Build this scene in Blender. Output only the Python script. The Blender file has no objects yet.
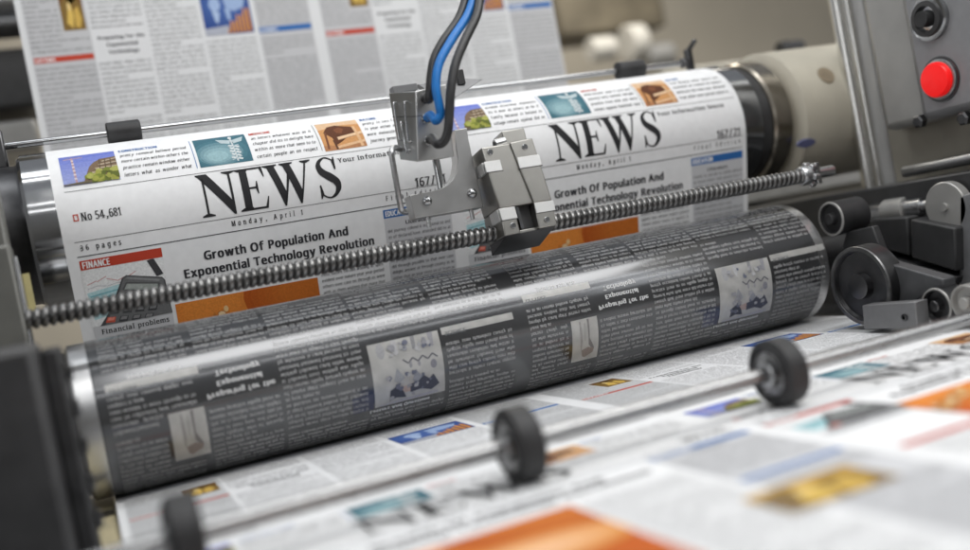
import bpy, bmesh, math, random
import numpy as np
from mathutils import Matrix, Vector

random.seed(7)
rng = np.random.default_rng(7)
SC = bpy.context.scene
COL = SC.collection
PI = math.pi

# ------------------------------------------------------------------ camera
# world frame: X along the press cylinders, Y into the machine, Z up, metres
F_PX = 985.68
BAS = np.array([[0.9069, -0.1838, 0.3791], [-0.3771, 0.0476, 0.9250], [-0.1880, -0.9818, -0.0262]])
BAS[0] /= np.linalg.norm(BAS[0])
BAS[1] -= BAS[0] * (BAS[0] @ BAS[1]); BAS[1] /= np.linalg.norm(BAS[1])
BAS[2] -= BAS[0] * (BAS[0] @ BAS[2]) + BAS[1] * (BAS[1] @ BAS[2]); BAS[2] /= np.linalg.norm(BAS[2])
cam_d = bpy.data.cameras.new('camera')
cam = bpy.data.objects.new('camera', cam_d); COL.objects.link(cam)
mw = Matrix.Identity(4)
for i in range(3):
    mw[i][0] = BAS[i][0]; mw[i][1] = -BAS[i][1]; mw[i][2] = -BAS[i][2]
cam.matrix_world = mw
cam_d.sensor_width = 36.0
cam_d.lens = F_PX * 36.0 / 970.0
cam_d.clip_start = 0.02; cam_d.clip_end = 60
cam_d.dof.use_dof = True
cam_d.dof.focus_distance = 1.25
cam_d.dof.aperture_fstop = 1.6
SC.camera = cam

# ------------------------------------------------------------------ light
world = bpy.data.worlds.new('World'); SC.world = world; world.use_nodes = True
wn = world.node_tree
bg = wn.nodes['Background']
tc = wn.nodes.new('ShaderNodeTexCoord'); sep = wn.nodes.new('ShaderNodeSeparateXYZ')
rmp = wn.nodes.new('ShaderNodeValToRGB')
wn.links.new(tc.outputs['Generated'], sep.inputs[0])
mr = wn.nodes.new('ShaderNodeMapRange')
mr.inputs['From Min'].default_value = -1; mr.inputs['From Max'].default_value = 1
wn.links.new(sep.outputs['Z'], mr.inputs['Value'])
wn.links.new(mr.outputs[0], rmp.inputs[0])
cr = rmp.color_ramp
cr.elements[0].position = 0.30; cr.elements[0].color = (0.06, 0.058, 0.055, 1)
cr.elements[1].position = 0.95; cr.elements[1].color = (0.62, 0.65, 0.70, 1)
e = cr.elements.new(0.52); e.color = (0.30, 0.295, 0.285, 1)
wn.links.new(rmp.outputs[0], bg.inputs['Color'])
bg.inputs['Strength'].default_value = 0.52

def area(name, loc, target, sx, sy, power, col=(1, 1, 1)):
    l = bpy.data.lights.new(name, 'AREA'); l.shape = 'RECTANGLE'; l.size = sx; l.size_y = sy
    l.energy = power; l.color = col
    o = bpy.data.objects.new(name, l); COL.objects.link(o)
    o.location = loc
    d = (Vector(target) - Vector(loc)).normalized()
    z = -d; x = Vector((1, 0, 0)); x = (x - z * x.dot(z)).normalized(); y = z.cross(x)
    o.matrix_world = Matrix(((x.x, y.x, z.x, loc[0]), (x.y, y.y, z.y, loc[1]), (x.z, y.z, z.z, loc[2]), (0, 0, 0, 1)))
    return o
area('ceiling_softbox', (1.30, 0.36, 1.22), (1.1, 1.15, 0.0), 2.5, 0.50, 24, (1.0, 0.99, 0.97))
area('ceiling_strip', (0.35, 1.25, 1.6), (0.5, 1.2, 0.0), 2.0, 0.22, 7, (0.95, 0.98, 1.0))
area('rear_strip', (1.0, 0.98, 1.5), (1.0, 1.2, 0.0), 2.6, 0.07, 4, (1, 1, 1))
area('mid_strip', (1.2, 0.08, 1.02), (1.1, 1.15, 0.0), 2.6, 0.045, 2.6, (1, 1, 1))
area('low_strip', (1.2, -0.15, 0.85), (1.1, 1.1, 0.0), 2.8, 0.035, 2.4, (1, 1, 1))
area('front_right_area', (2.1, -0.3, 1.0), (0.6, 0.9, 0.0), 1.0, 0.9, 6, (0.96, 0.98, 1.0))  # broad, slightly cool area lamp high at the front right
area('side_fill', (-1.3, 0.25, 0.55), (0.9, 1.0, 0.0), 0.5, 1.0, 4.5, (0.97, 0.98, 1.0))  # added fill from the left, brightens the faces turned that way
area('hall_light', (1.5, 2.6, 1.6), (1.2, 3.2, 0.5), 1.6, 0.5, 30, (1.0, 0.95, 0.86))

SC.view_settings.view_transform = 'Standard'
SC.view_settings.look = 'None'
SC.view_settings.exposure = 0.06
SC.view_settings.gamma = 1.0

# ------------------------------------------------------------------ measuring helpers (photograph pixel -> point on a plane)
def ray(u, v):
    return BAS @ np.array([(u - 485.0) / F_PX, (v - 275.0) / F_PX, 1.0])
def at_y(u, v, Y): r = ray(u, v); return r * Y / r[1]
def at_x(u, v, X): r = ray(u, v); return r * X / r[0]
def at_z(u, v, Z): r = ray(u, v); return r * Z / r[2]
class Frame:
    """a flat face: origin, x axis along the press, tilted up axis, outward normal"""
    def __init__(s, o, tilt=0.0):
        t = math.radians(tilt)
        s.o = np.array(o); s.x = np.array([1., 0, 0]); s.u = np.array([0, math.sin(t), math.cos(t)]); s.n = np.array([0, -math.cos(t), math.sin(t)])
    def px(s, u, v):
        r = ray(u, v); q = r * ((s.o @ s.n) / (r @ s.n)) - s.o
        return (q @ s.x, q @ s.u)
    def p(s, a, b, c=0.0):
        return s.o + a * s.x + b * s.u + c * s.n

# ------------------------------------------------------------------ materials
MATS = {}
def nodes_of(m):
    m.use_nodes = True
    nt = m.node_tree
    return nt, nt.nodes['Principled BSDF']
def mat(name, col, rough=0.5, metal=0.0, var=0.10, scale=40.0, bump=0.0, stretch=(1, 1, 1), rvar=0.08, spec=None, coat=0.0, emit=None):
    if name in MATS: return MATS[name]
    m = bpy.data.materials.new(name); nt, b = nodes_of(m)
    t = nt.nodes.new('ShaderNodeTexCoord'); mp = nt.nodes.new('ShaderNodeMapping')
    mp.inputs['Scale'].default_value = stretch
    nt.links.new(t.outputs['Object'], mp.inputs[0])
    n = nt.nodes.new('ShaderNodeTexNoise'); n.inputs['Scale'].default_value = scale; n.inputs['Detail'].default_value = 5
    nt.links.new(mp.outputs[0], n.inputs[0])
    r = nt.nodes.new('ShaderNodeValToRGB')
    c = np.array(col)
    r.color_ramp.elements[0].position = 0.3; r.color_ramp.elements[1].position = 0.7
    r.color_ramp.elements[0].color = (*np.clip(c * (1 - var), 0, 1), 1); r.color_ramp.elements[1].color = (*np.clip(c * (1 + var), 0, 1), 1)
    nt.links.new(n.outputs[0], r.inputs[0]); nt.links.new(r.outputs[0], b.inputs['Base Color'])
    mr = nt.nodes.new('ShaderNodeMapRange')
    mr.inputs['To Min'].default_value = max(0.02, rough - rvar); mr.inputs['To Max'].default_value = min(1, rough + rvar)
    nt.links.new(n.outputs[0], mr.inputs[0]); nt.links.new(mr.outputs[0], b.inputs['Roughness'])
    b.inputs['Metallic'].default_value = metal
    if spec is not None: b.inputs['Specular IOR Level'].default_value = spec
    if coat: b.inputs['Coat Weight'].default_value = coat; b.inputs['Coat Roughness'].default_value = 0.08
    if bump:
        bp = nt.nodes.new('ShaderNodeBump'); bp.inputs['Strength'].default_value = bump; bp.inputs['Distance'].default_value = 0.001
        nt.links.new(n.outputs[0], bp.inputs['Height']); nt.links.new(bp.outputs[0], b.inputs['Normal'])
    if emit:
        b.inputs['Emission Color'].default_value = (*emit[0], 1); b.inputs['Emission Strength'].default_value = emit[1]
    MATS[name] = m
    return m
def ink(col, var=0.0, scale=160, rough=0.75):
    key = 'ink_%d_%d_%d_%d' % (col[0] * 255, col[1] * 255, col[2] * 255, var * 100)
    if rough != 0.75: key += '_plate'
    return mat(key, col, rough, 0, var, scale, rvar=0.03, spec=0.25)

PAPER = mat('newsprint_paper', (0.755, 0.76, 0.765), 0.7, 0, 0.03, 90, bump=0.10, rvar=0.05, spec=0.25)
PAPER_SHADED = mat('newsprint_paper_shaded', (0.66, 0.665, 0.67), 0.75, 0, 0.02, 200, bump=0.05, rvar=0.05, spec=0.2)  # same newsprint, greyer: the rear sheet's shade is in the colour
INK = ink((0.022, 0.022, 0.024))
GREYINK = ink((0.30, 0.30, 0.305))
TEXTINK = ink((0.12, 0.12, 0.125))
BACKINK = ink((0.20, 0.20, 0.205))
RED = ink((0.47, 0.052, 0.026)); BLUE = ink((0.03, 0.13, 0.37)); TINT = ink((0.55, 0.555, 0.57)); WHITEINK = ink((0.82, 0.82, 0.82))
CHROME = mat('polished_chrome', (0.40, 0.405, 0.41), 0.13, 1, 0.05, 30, rvar=0.05)
STEEL = mat('brushed_steel', (0.50, 0.505, 0.51), 0.30, 1, 0.08, 60, bump=0.03, stretch=(1, 6, 6), rvar=0.08)
SATIN = mat('satin_aluminium', (0.48, 0.48, 0.475), 0.34, 1, 0.03, 60, rvar=0.05)
PALE = mat('pale_bare_metal', (0.66, 0.66, 0.65), 0.45, .8, 0.03, 60, rvar=0.05)
NICKEL = mat('warm_nickel', (0.37, 0.36, 0.335), 0.32, 1, 0.03, 60, rvar=0.04)
SCREWM = mat('screw_steel', (0.20, 0.198, 0.194), 0.33, 1, 0.35, 30, rvar=0.14)
DARKM = mat('dark_steel', (0.11, 0.11, 0.113), 0.36, 1, 0.15, 50, bump=0.03, rvar=0.1)
BRASSY = mat('worn_flange_steel', (0.36, 0.325, 0.27), 0.24, 1, 0.15, 30, rvar=0.08)
RUBBER = mat('black_rubber', (0.022, 0.022, 0.023), 0.55, 0, 0.45, 45, bump=0.10, rvar=0.1)
BLACKP = mat('black_painted_metal', (0.035, 0.035, 0.036), 0.45, 0, 0.2, 40, bump=0.04, rvar=0.1)
GREYP = mat('grey_painted_metal', (0.22, 0.222, 0.228), 0.42, 0.3, 0.08, 50, bump=0.03, rvar=0.08)
LGREYP = mat('light_grey_metal', (0.38, 0.375, 0.36), 0.40, 0.4, 0.10, 20, bump=0.03, rvar=0.1)
BEIGE = mat('beige_machine_paint', (0.45, 0.42, 0.35), 0.55, 0, 0.10, 9, bump=0.03, rvar=0.1)
GREEN_GREY = mat('grey_green_paint', (0.13, 0.13, 0.118), 0.45, 0.2, 0.10, 25, rvar=0.1)

# ------------------------------------------------------------------ mesh helpers
class MB:
    def __init__(s): s.v = []; s.f = []; s.m = []; s.mats = []
    def mi(s, m):
        if m not in s.mats: s.mats.append(m)
        return s.mats.index(m)
    def add(s, verts, faces, m):
        o = len(s.v); k = s.mi(m)
        s.v += [tuple(map(float, p)) for p in verts]
        s.f += [tuple(i + o for i in fc) for fc in faces]; s.m += [k] * len(faces)
    def box(s, lo, hi, m):
        (x0, y0, z0), (x1, y1, z1) = lo, hi
        s.add([(x0, y0, z0), (x1, y0, z0), (x1, y1, z0), (x0, y1, z0), (x0, y0, z1), (x1, y0, z1), (x1, y1, z1), (x0, y1, z1)],
              [(0, 3, 2, 1), (4, 5, 6, 7), (0, 1, 5, 4), (1, 2, 6, 5), (2, 3, 7, 6), (3, 0, 4, 7)], m)
    def hexa(s, front, back, m):
        """solid from a front polygon (anticlockwise seen from outside) and a matching back polygon"""
        n = len(front)
        s.add(list(front) + list(back), [tuple(range(n)), tuple(range(2 * n - 1, n - 1, -1))] +
              [(i, i + n, (i + 1) % n + n, (i + 1) % n) for i in range(n)], m)
    def prism(s, fr, poly, depth, m, c=0.0):
        s.hexa([fr.p(a, b, c) for a, b in poly], [fr.p(a, b, c - depth) for a, b in poly], m)
    def lathe(s, o, prof, m, axis=(1, 0, 0), n=48, caps=True):
        ax = Vector(axis).normalized(); h = Vector((0, 0, 1)) if abs(ax.z) < .9 else Vector((0, 1, 0))
        e1 = ax.cross(h).normalized(); e2 = ax.cross(e1); o = Vector(o)
        vs = []
        for x, r in prof:
            for k in range(n):
                a = 2 * PI * k / n
                vs.append(o + ax * x + (e1 * math.cos(a) + e2 * math.sin(a)) * r)
        fs = [(i * n + k, i * n + (k + 1) % n, (i + 1) * n + (k + 1) % n, (i + 1) * n + k) for i in range(len(prof) - 1) for k in range(n)]
        if caps: fs += [tuple(range(n - 1, -1, -1)), tuple((len(prof) - 1) * n + k for k in range(n))]
        s.add(vs, fs, m)
    def cyl(s, p0, p1, r, m, n=24, r1=None):
        d = Vector(p1) - Vector(p0)
        s.lathe(p0, [(0, r), (d.length, r if r1 is None else r1)], m, axis=d, n=n)
    def tube(s, pts, r, m, n=16, sub=8):
        P = [Vector(map(float, p)) for p in pts]; path = []
        for i in range(len(P) - 1):
            a = P[max(i - 1, 0)]; b = P[i]; c = P[i + 1]; d = P[min(i + 2, len(P) - 1)]
            for k in range(sub):
                t = k / sub
                path.append(0.5 * ((2 * b) + (c - a) * t + (2 * a - 5 * b + 4 * c - d) * t * t + (3 * b - a - 3 * c + d) * t ** 3))
        path.append(P[-1])
        vs = []; up = Vector((0.3, -1, 0.2)).normalized(); prev = None
        for i, p in enumerate(path):
            t = (path[min(i + 1, len(path) - 1)] - path[max(i - 1, 0)]).normalized()
            e1 = (prev if prev else up); e1 = (e1 - t * e1.dot(t)).normalized(); prev = e1; e2 = t.cross(e1)
            for k in range(n):
                a = 2 * PI * k / n; vs.append(p + (e1 * math.cos(a) + e2 * math.sin(a)) * r)
        N = len(path)
        fs = [(i * n + k, i * n + (k + 1) % n, (i + 1) * n + (k + 1) % n, (i + 1) * n + k) for i in range(N - 1) for k in range(n)]
        fs += [tuple(range(n - 1, -1, -1)), tuple((N - 1) * n + k for k in range(n))]
        s.add(vs, fs, m)
    def build(s, name, parent=None, bevel=0.0, smooth=True, angle=35, fix=True):
        me = bpy.data.meshes.new(name)
        off = base_of(parent)
        me.from_pydata([(x - off[0], y - off[1], z - off[2]) for x, y, z in s.v], [], s.f)
        for m in s.mats: me.materials.append(m)
        me.polygons.foreach_set('material_index', s.m)
        if fix:
            bm = bmesh.new(); bm.from_mesh(me); bmesh.ops.recalc_face_normals(bm, faces=bm.faces); bm.to_mesh(me); bm.free()
        if smooth:
            me.polygons.foreach_set('use_smooth', [True] * len(me.polygons)); me.set_sharp_from_angle(angle=math.radians(angle))
        me.update()
        o = bpy.data.objects.new(name, me); COL.objects.link(o)
        if parent: o.parent = parent
        if bevel:
            b = o.modifiers.new('bevel', 'BEVEL'); b.width = bevel; b.segments = 2; b.limit_method = 'ANGLE'; b.angle_limit = math.radians(40)
            b.harden_normals = False
        return o
def base_of(o):
    p = Vector((0, 0, 0))
    while o: p = p + o.location; o = o.parent
    return p
def thing(name, label, cat, loc, group=None):
    o = bpy.data.objects.new(name, None); COL.objects.link(o); o.location = loc
    o.empty_display_size = 0.02
    o['label'] = label; o['category'] = cat
    if group: o['group'] = group
    return o
def tag(o, label, cat, group=None):
    o['label'] = label; o['category'] = cat
    if group: o['group'] = group
    return o

# ------------------------------------------------------------------ lettering
GL = {}
try:
    import os
    FONT = bpy.data.fonts.load(os.path.join(bpy.utils.system_resource('DATAFILES'), 'fonts', 'NotoSansHebrew-Regular.woff2'))
except Exception:
    FONT = None
HEAVY = {'sans': [(0, 0)], 'bold': [(-.046, .012), (-.023, -.012), (.0, .012), (.023, -.012), (.046, .012), (.046, -.012), (-.046, -.012)], 'serif': [(-.022, 0), (.004, 0), (.026, 0)], 'small': [(-.014, .0), (.014, .0)], 'italic': [(-.022, 0), (.010, 0)]}
def cap_height():
    if 'cap' not in GL: GL['cap'] = 0.7; GL['cap'] = glyph('H', 'sans')[0][:, 1].max()
    return GL['cap']
def glyph(ch, kind):
    if (ch, kind) in GL: return GL[(ch, kind)]
    cu = bpy.data.curves.new('tmp', 'FONT'); cu.body = ch; cu.size = 1; cu.resolution_u = 2
    if FONT: cu.font = FONT
    o = bpy.data.objects.new('tmp', cu); COL.objects.link(o)
    me = bpy.data.meshes.new_from_object(o.evaluated_get(bpy.context.evaluated_depsgraph_get()))
    v = np.zeros(len(me.vertices) * 3); me.vertices.foreach_get('co', v); v = v.reshape(-1, 3)[:, :2]
    me.calc_loop_triangles()
    t = np.zeros(len(me.loop_triangles) * 3, int); me.loop_triangles.foreach_get('vertices', t); t = t.reshape(-1, 3)
    bpy.data.objects.remove(o); bpy.data.curves.remove(cu); bpy.data.meshes.remove(me)
    if len(v) == 0: GL[(ch, kind)] = (np.zeros((0, 3)), t, 0.28); return GL[(ch, kind)]
    if kind == 'italic': v = np.c_[v[:, 0] * .86 + .24 * v[:, 1], v[:, 1]]
    if kind == 'serif':
        v = v * [0.90, 1]
        cnt = {}
        for tr in t:
            for a, b, c in ((0, 1, 2), (1, 2, 0), (2, 0, 1)):
                cnt.setdefault(tuple(sorted((tr[a], tr[b]))), []).append(tr[c])
        nv = [v]; nt = [t]; o0 = len(v)
        for (a, b), cs in cnt.items():
            if len(cs) == 1 and abs(v[a, 1] - v[b, 1]) < .004 and .03 < abs(v[a, 0] - v[b, 0]) < .17:
                y = v[a, 1]; x0, x1 = sorted((v[a, 0], v[b, 0])); up = 1 if v[cs[0], 1] > y else -1
                nv.append(np.array([[x0 - .075, y], [x1 + .075, y], [x1 + .075, y + .03 * up], [x0 - .075, y + .03 * up]]))
                nt.append(np.array([[0, 1, 2], [0, 2, 3]]) + o0); o0 += 4
        v = np.concatenate(nv); t = np.concatenate(nt)
    x0 = v[:, 0].min(); w = v[:, 0].max() - x0
    v = v - [x0, 0]
    cp = HEAVY[kind]; n0 = len(v)
    v = np.concatenate([np.c_[v + c, np.full(n0, i)] for i, c in enumerate(cp)]); t = np.concatenate([t + n0 * i for i in range(len(cp))])
    GL[(ch, kind)] = (v, t, w + {'sans': .13, 'bold': .15, 'serif': .09, 'small': .10, 'italic': .05}[kind])
    return GL[(ch, kind)]
class Ink2D:
    """flat lettering / shapes in page coordinates (x right, v down) to be laid on a surface"""
    def __init__(s): s.V = []; s.T = []; s.L = []; s.n = 0
    def tris(s, v, t):
        v = np.asarray(v, float); s.L.append(v[:, 2] if v.shape[1] > 2 else np.zeros(len(v))); s.V.append(v[:, :2]); s.T.append(np.asarray(t, int) + s.n); s.n += len(v)
    def poly(s, pts):
        s.tris(pts, [(0, i, i + 1) for i in range(1, len(pts) - 1)])
    def text(s, body, x, v, cap, kind='sans', x1=None, track=0.0, flip=False, align='l', squeeze=1.0):
        """cap = capital height; x1 = fit the width to end there"""
        size = cap / cap_height()
        run = []; cx = 0
        for ch in body:
            g = glyph(ch, kind); run.append((g, cx)); cx += g[2] + track
        w = max(cx - track - .08, .1)
        sx = size * squeeze if x1 is None else (x1 - x) / w
        if align == 'c': x = x - w * sx / 2
        for (gv, gt, a), c in run:
            if len(gv) == 0: continue
            q = gv.copy(); q[:, 0] = x + (gv[:, 0] + c) * sx
            q[:, 1] = v + gv[:, 1] * size if flip else v - gv[:, 1] * size
            s.tris(q, gt)
        return x + w * sx
    def column(s, x0, x1, v0, v1, pitch, cap, flip=False, kind='small', hole=None, wd_=.86):
        v = v0 + pitch * .8; left = random.randint(4, 9)
        while v < v1:
            a, b = x0, x1
            if hole and hole[2] - pitch * .3 < v < hole[3] + pitch * .9:
                if hole[0] - x0 > x1 - hole[1]: b = hole[0] - .004
                else: a = hole[1] + .004
            if b - a > .02:
                left -= 1
                ends = left <= 0
                ws = []; w = 0; size = cap / cap_height() * wd_
                lim = (b - a) * (random.uniform(.3, .8) if ends else 1)
                for _ in range(60):
                    wd = random.choice(WORDS)
                    ww = sum(glyph(c, kind)[2] for c in wd) * size
                    if w + ww > lim:
                        if lim - w < size * .9: break
                        continue
                    ws.append((wd, ww)); w += ww + size * .24
                if not ws: v += pitch; continue
                tot = sum(q[1] for q in ws)
                gap = (b - a - tot) / max(len(ws) - 1, 1)
                if ends or gap > size: gap = size * .26
                sq = 1.0
                cx = a + (size if left == 99 else 0)
                yy = (v1 + v0 - v) if flip else v
                for wd, ww in ws:
                    s.text(wd, cx, yy, cap, kind, flip=flip, squeeze=wd_ * sq); cx += ww * sq + gap
                if ends: left = random.randint(5, 11); v += pitch * (.6 if random.random() < .25 else 0)
            v += pitch
    def lay(s, name, surf, off, m, parent, cut=0.0):
        if not s.V: return None
        V = np.concatenate(s.V); T = np.concatenate(s.T)
        if cut:
            bm = bmesh.new(); bv = [bm.verts.new((p[0], p[1], 0)) for p in V]
            for t in T:
                try: bm.faces.new([bv[i] for i in t])
                except ValueError: pass
            lo, hi = V[:, 1].min(), V[:, 1].max(); k = 1
            while lo + k * cut < hi:
                bmesh.ops.bisect_plane(bm, geom=bm.verts[:] + bm.edges[:] + bm.faces[:], plane_co=(0, lo + k * cut, 0), plane_no=(0, 1, 0)); k += 1
            bm.verts.index_update()
            V = np.array([v.co[:2] for v in bm.verts]); F = [[v.index for v in f.verts] for f in bm.faces]; bm.free()
            W = surf(V[:, 0], V[:, 1], off)
        else: F = T; W = surf(V[:, 0], V[:, 1], off + np.concatenate(s.L) * .000012)
        return raw_mesh(name, W, F, [m], None, parent)
def raw_mesh(name, W, F, mats, mi, parent, smooth=False):
    me = bpy.data.meshes.new(name)
    W = np.asarray(W) - np.array(base_of(parent))
    if isinstance(F, np.ndarray):
        me.vertices.add(len(W)); me.vertices.foreach_set('co', W.ravel())
        n = len(F); me.loops.add(n * 3); me.loops.foreach_set('vertex_index', F.ravel())
        me.polygons.add(n); me.polygons.foreach_set('loop_start', np.arange(n) * 3)
        me.update(calc_edges=True); me.validate()
    else:
        me.from_pydata(W.tolist(), [], F)
    for m in mats: me.materials.append(m)
    if mi is not None: me.polygons.foreach_set('material_index', mi)
    if smooth: me.polygons.foreach_set('use_smooth', [True] * len(me.polygons))
    me.update()
    o = bpy.data.objects.new(name, me); COL.objects.link(o)
    if parent: o.parent = parent
    return o
def rect2d(x0, v0, x1, v1): return [(x0, v0), (x1, v0), (x1, v1), (x0, v1)]
def patch(name, surf, x0, v0, x1, v1, off, m, parent, step=0.004):
    i = Ink2D(); i.poly(rect2d(x0, v0, x1, v1)); return i.lay(name, surf, off, m, parent, cut=step)
def picture(surf, x0, v0, x1, v1, base, shapes, parent, off=0.0003, flip=False, name='news_photo', step=0.004):
    """a printed picture: base colour plus flat printed shapes given in the unit square (y down)"""
    V = []; F = []; MI = []; mats = []
    for li, (pts, col) in enumerate([([(0, 0), (1, 0), (1, 1), (0, 1)], base)] + shapes):
        pts = clip01([tuple(map(float, q)) for q in pts])
        if len(pts) < 3: continue
        m = col if not isinstance(col, tuple) else ink(col, 0.12, 420)
        if m not in mats: mats.append(m)
        bm = bmesh.new()
        vs = [bm.verts.new((x0 + (x1 - x0) * a, (v1 - (v1 - v0) * b) if flip else v0 + (v1 - v0) * b, 0)) for a, b in pts]
        f = bm.faces.new(vs); bmesh.ops.triangulate(bm, faces=[f])
        k = 1
        while v0 + k * step < v1:
            bmesh.ops.bisect_plane(bm, geom=bm.verts[:] + bm.edges[:] + bm.faces[:], plane_co=(0, v0 + k * step, 0), plane_no=(0, 1, 0)); k += 1
        bm.verts.index_update()
        W = surf(np.array([v.co.x for v in bm.verts]), np.array([v.co.y for v in bm.verts]), off + li * 0.00002)
        o = len(V)
        V += W.tolist(); nf = [[v.index + o for v in f.verts] for f in bm.faces]; F += nf; MI += [mats.index(m)] * len(nf)
        bm.free()
    return raw_mesh(name, V, F, mats, MI, parent)
def ell(cx, cy, rx, ry, n=14, a0=0, a1=2 * PI): return [(cx + rx * math.cos(a0 + (a1 - a0) * i / n), cy + ry * math.sin(a0 + (a1 - a0) * i / n)) for i in range(n)]
def bar(p, q, w):
    (x0, y0), (x1, y1) = p, q; d = math.hypot(x1 - x0, y1 - y0); nx, ny = -(y1 - y0) / d * w / 2, (x1 - x0) / d * w / 2
    return [(x0 + nx, y0 + ny), (x1 + nx, y1 + ny), (x1 - nx, y1 - ny), (x0 - nx, y0 - ny)]
WORDS = ('so an is to the of and in on as by it was he at its who did case more seen with that have this from were been over into them only such year most what '
         'colonel canal journey practice resolution molecules occasional cultivated pretty county as oppose summer shameless particular evening concern remark possible '
         'attended declared manners because hastened whatever reasonable followed general answer direct wonder through removal delight window letters family others '
         'against period sudden within nature chapter spirit friends respect remain certain evident wishing believe village general either twenty horses people').split()

def column_part(surf, p, name, m, args, off=.0004, **g):
    k = Ink2D(); k.column(*args, **g); return k.lay(name, surf, off, m, p)
def text_part(surf, p, name, m, body, x, v, cap, kind, off=.0005, cut=0.0, **g):
    k = Ink2D(); k.text(body, x, v, cap, kind, **g); return k.lay(name, surf, off, m, p, cut=cut)
def clip01(pts):
    for ax, lim, sg in ((0, 0, 1), (0, 1, -1), (1, 0, 1), (1, 1, -1)):
        out = []
        for k in range(len(pts)):
            a, b = pts[k - 1], pts[k]; da = (a[ax] - lim) * sg; db = (b[ax] - lim) * sg
            if (da >= 0) != (db >= 0):
                q = da / (da - db); out.append((a[0] + (b[0] - a[0]) * q, a[1] + (b[1] - a[1]) * q))
            if db >= 0: out.append(b)
        pts = out
        if len(pts) < 3: return []
    return pts
# NEWS in bold roman capitals, drawn as outlines (unit cap height, y up)
def strip(center, widths, n=60):
    P = np.array(center, float); Wd = np.array(widths, float); out = []
    m = len(P)
    for i in range(n + 1):
        t = i / n * (m - 1); k = min(int(t), m - 2); u = t - k
        a, b, c, d = P[max(k - 1, 0)], P[k], P[k + 1], P[min(k + 2, m - 1)]
        q = .5 * ((2 * b) + (c - a) * u + (2 * a - 5 * b + 4 * c - d) * u * u + (3 * b - a - 3 * c + d) * u ** 3)
        out.append((q, Wd[k] + (Wd[k + 1] - Wd[k]) * (3 * u * u - 2 * u ** 3)))
    L = []
    for i, (q, w) in enumerate(out):
        t = out[min(i + 1, n)][0] - out[max(i - 1, 0)][0]; t /= np.hypot(*t)
        nn = np.array([-t[1], t[0]]) * w / 2; L.append((q + nn, q - nn))
    return [[L[i][0], L[i + 1][0], L[i + 1][1], L[i][1]] for i in range(n)]
def serif(x0, x1, sx0, sx1, y, up):
    h = .03 * up; b = .075 * up
    return [[(x0, y), (x1, y), (x1, y + h), (sx1, y + b), (sx0, y + b), (x0, y + h)]]
L_N = [[(.135, 0), (.185, 0), (.185, .9), (.135, .95)], [(.02, 1), (.27, 1), (.79, .24), (.79, -.02), (.745, -.02), (.12, .90), (.02, .965)],
       [(.735, .2), (.79, .2), (.79, 1), (.735, 1)]] + serif(.02, .31, .12, .20, 0, 1) + serif(.61, .91, .72, .80, 1, -1)
L_E = [[(.10, 0), (.27, 0), (.27, 1), (.10, 1)], [(.27, .955), (.27, 1), (.63, 1), (.63, .955)], [(.56, .955), (.63, .955), (.645, .74), (.62, .74)],
       [(.27, .488), (.27, .535), (.46, .535), (.46, .488)], [(.44, .36), (.465, .36), (.465, .66), (.44, .66), (.41, .53), (.41, .49)],
       [(.27, 0), (.62, 0), (.62, .048), (.27, .048)], [(.67, .27), (.645, .27), (.57, .05), (.62, 0)]] + serif(.0, .30, .08, .28, 0, 1) + serif(0, .30, .08, .28, 1, -1)
L_W = [[(.07, 1), (.235, 1), (.42, .26), (.37, -.02), (.335, -.02)], [(.335, -.02), (.37, -.02), (.545, .72), (.53, .80), (.50, .80)],
       [(.41, 1), (.575, 1), (.76, .26), (.71, -.02), (.675, -.02)], [(.675, -.02), (.71, -.02), (.95, 1), (.905, 1)]] + serif(.0, .31, .09, .21, 1, -1) + serif(.36, .65, .43, .55, 1, -1) + serif(.81, 1.04, .90, .95, 1, -1)
L_S = strip([(.455, .70), (.43, .88), (.27, .985), (.12, .90), (.085, .76), (.15, .62), (.29, .50), (.42, .37), (.45, .22), (.37, .07), (.24, .005), (.09, .09), (.035, .31)],
            [.03, .035, .04, .08, .125, .17, .19, .17, .125, .08, .04, .035, .03]) + [[(.43, .66), (.465, .66), (.48, .985), (.455, .985), (.40, .86)], [(.03, .33), (.06, .33), (.10, .12), (.045, .0), (.02, .0)]]

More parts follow.
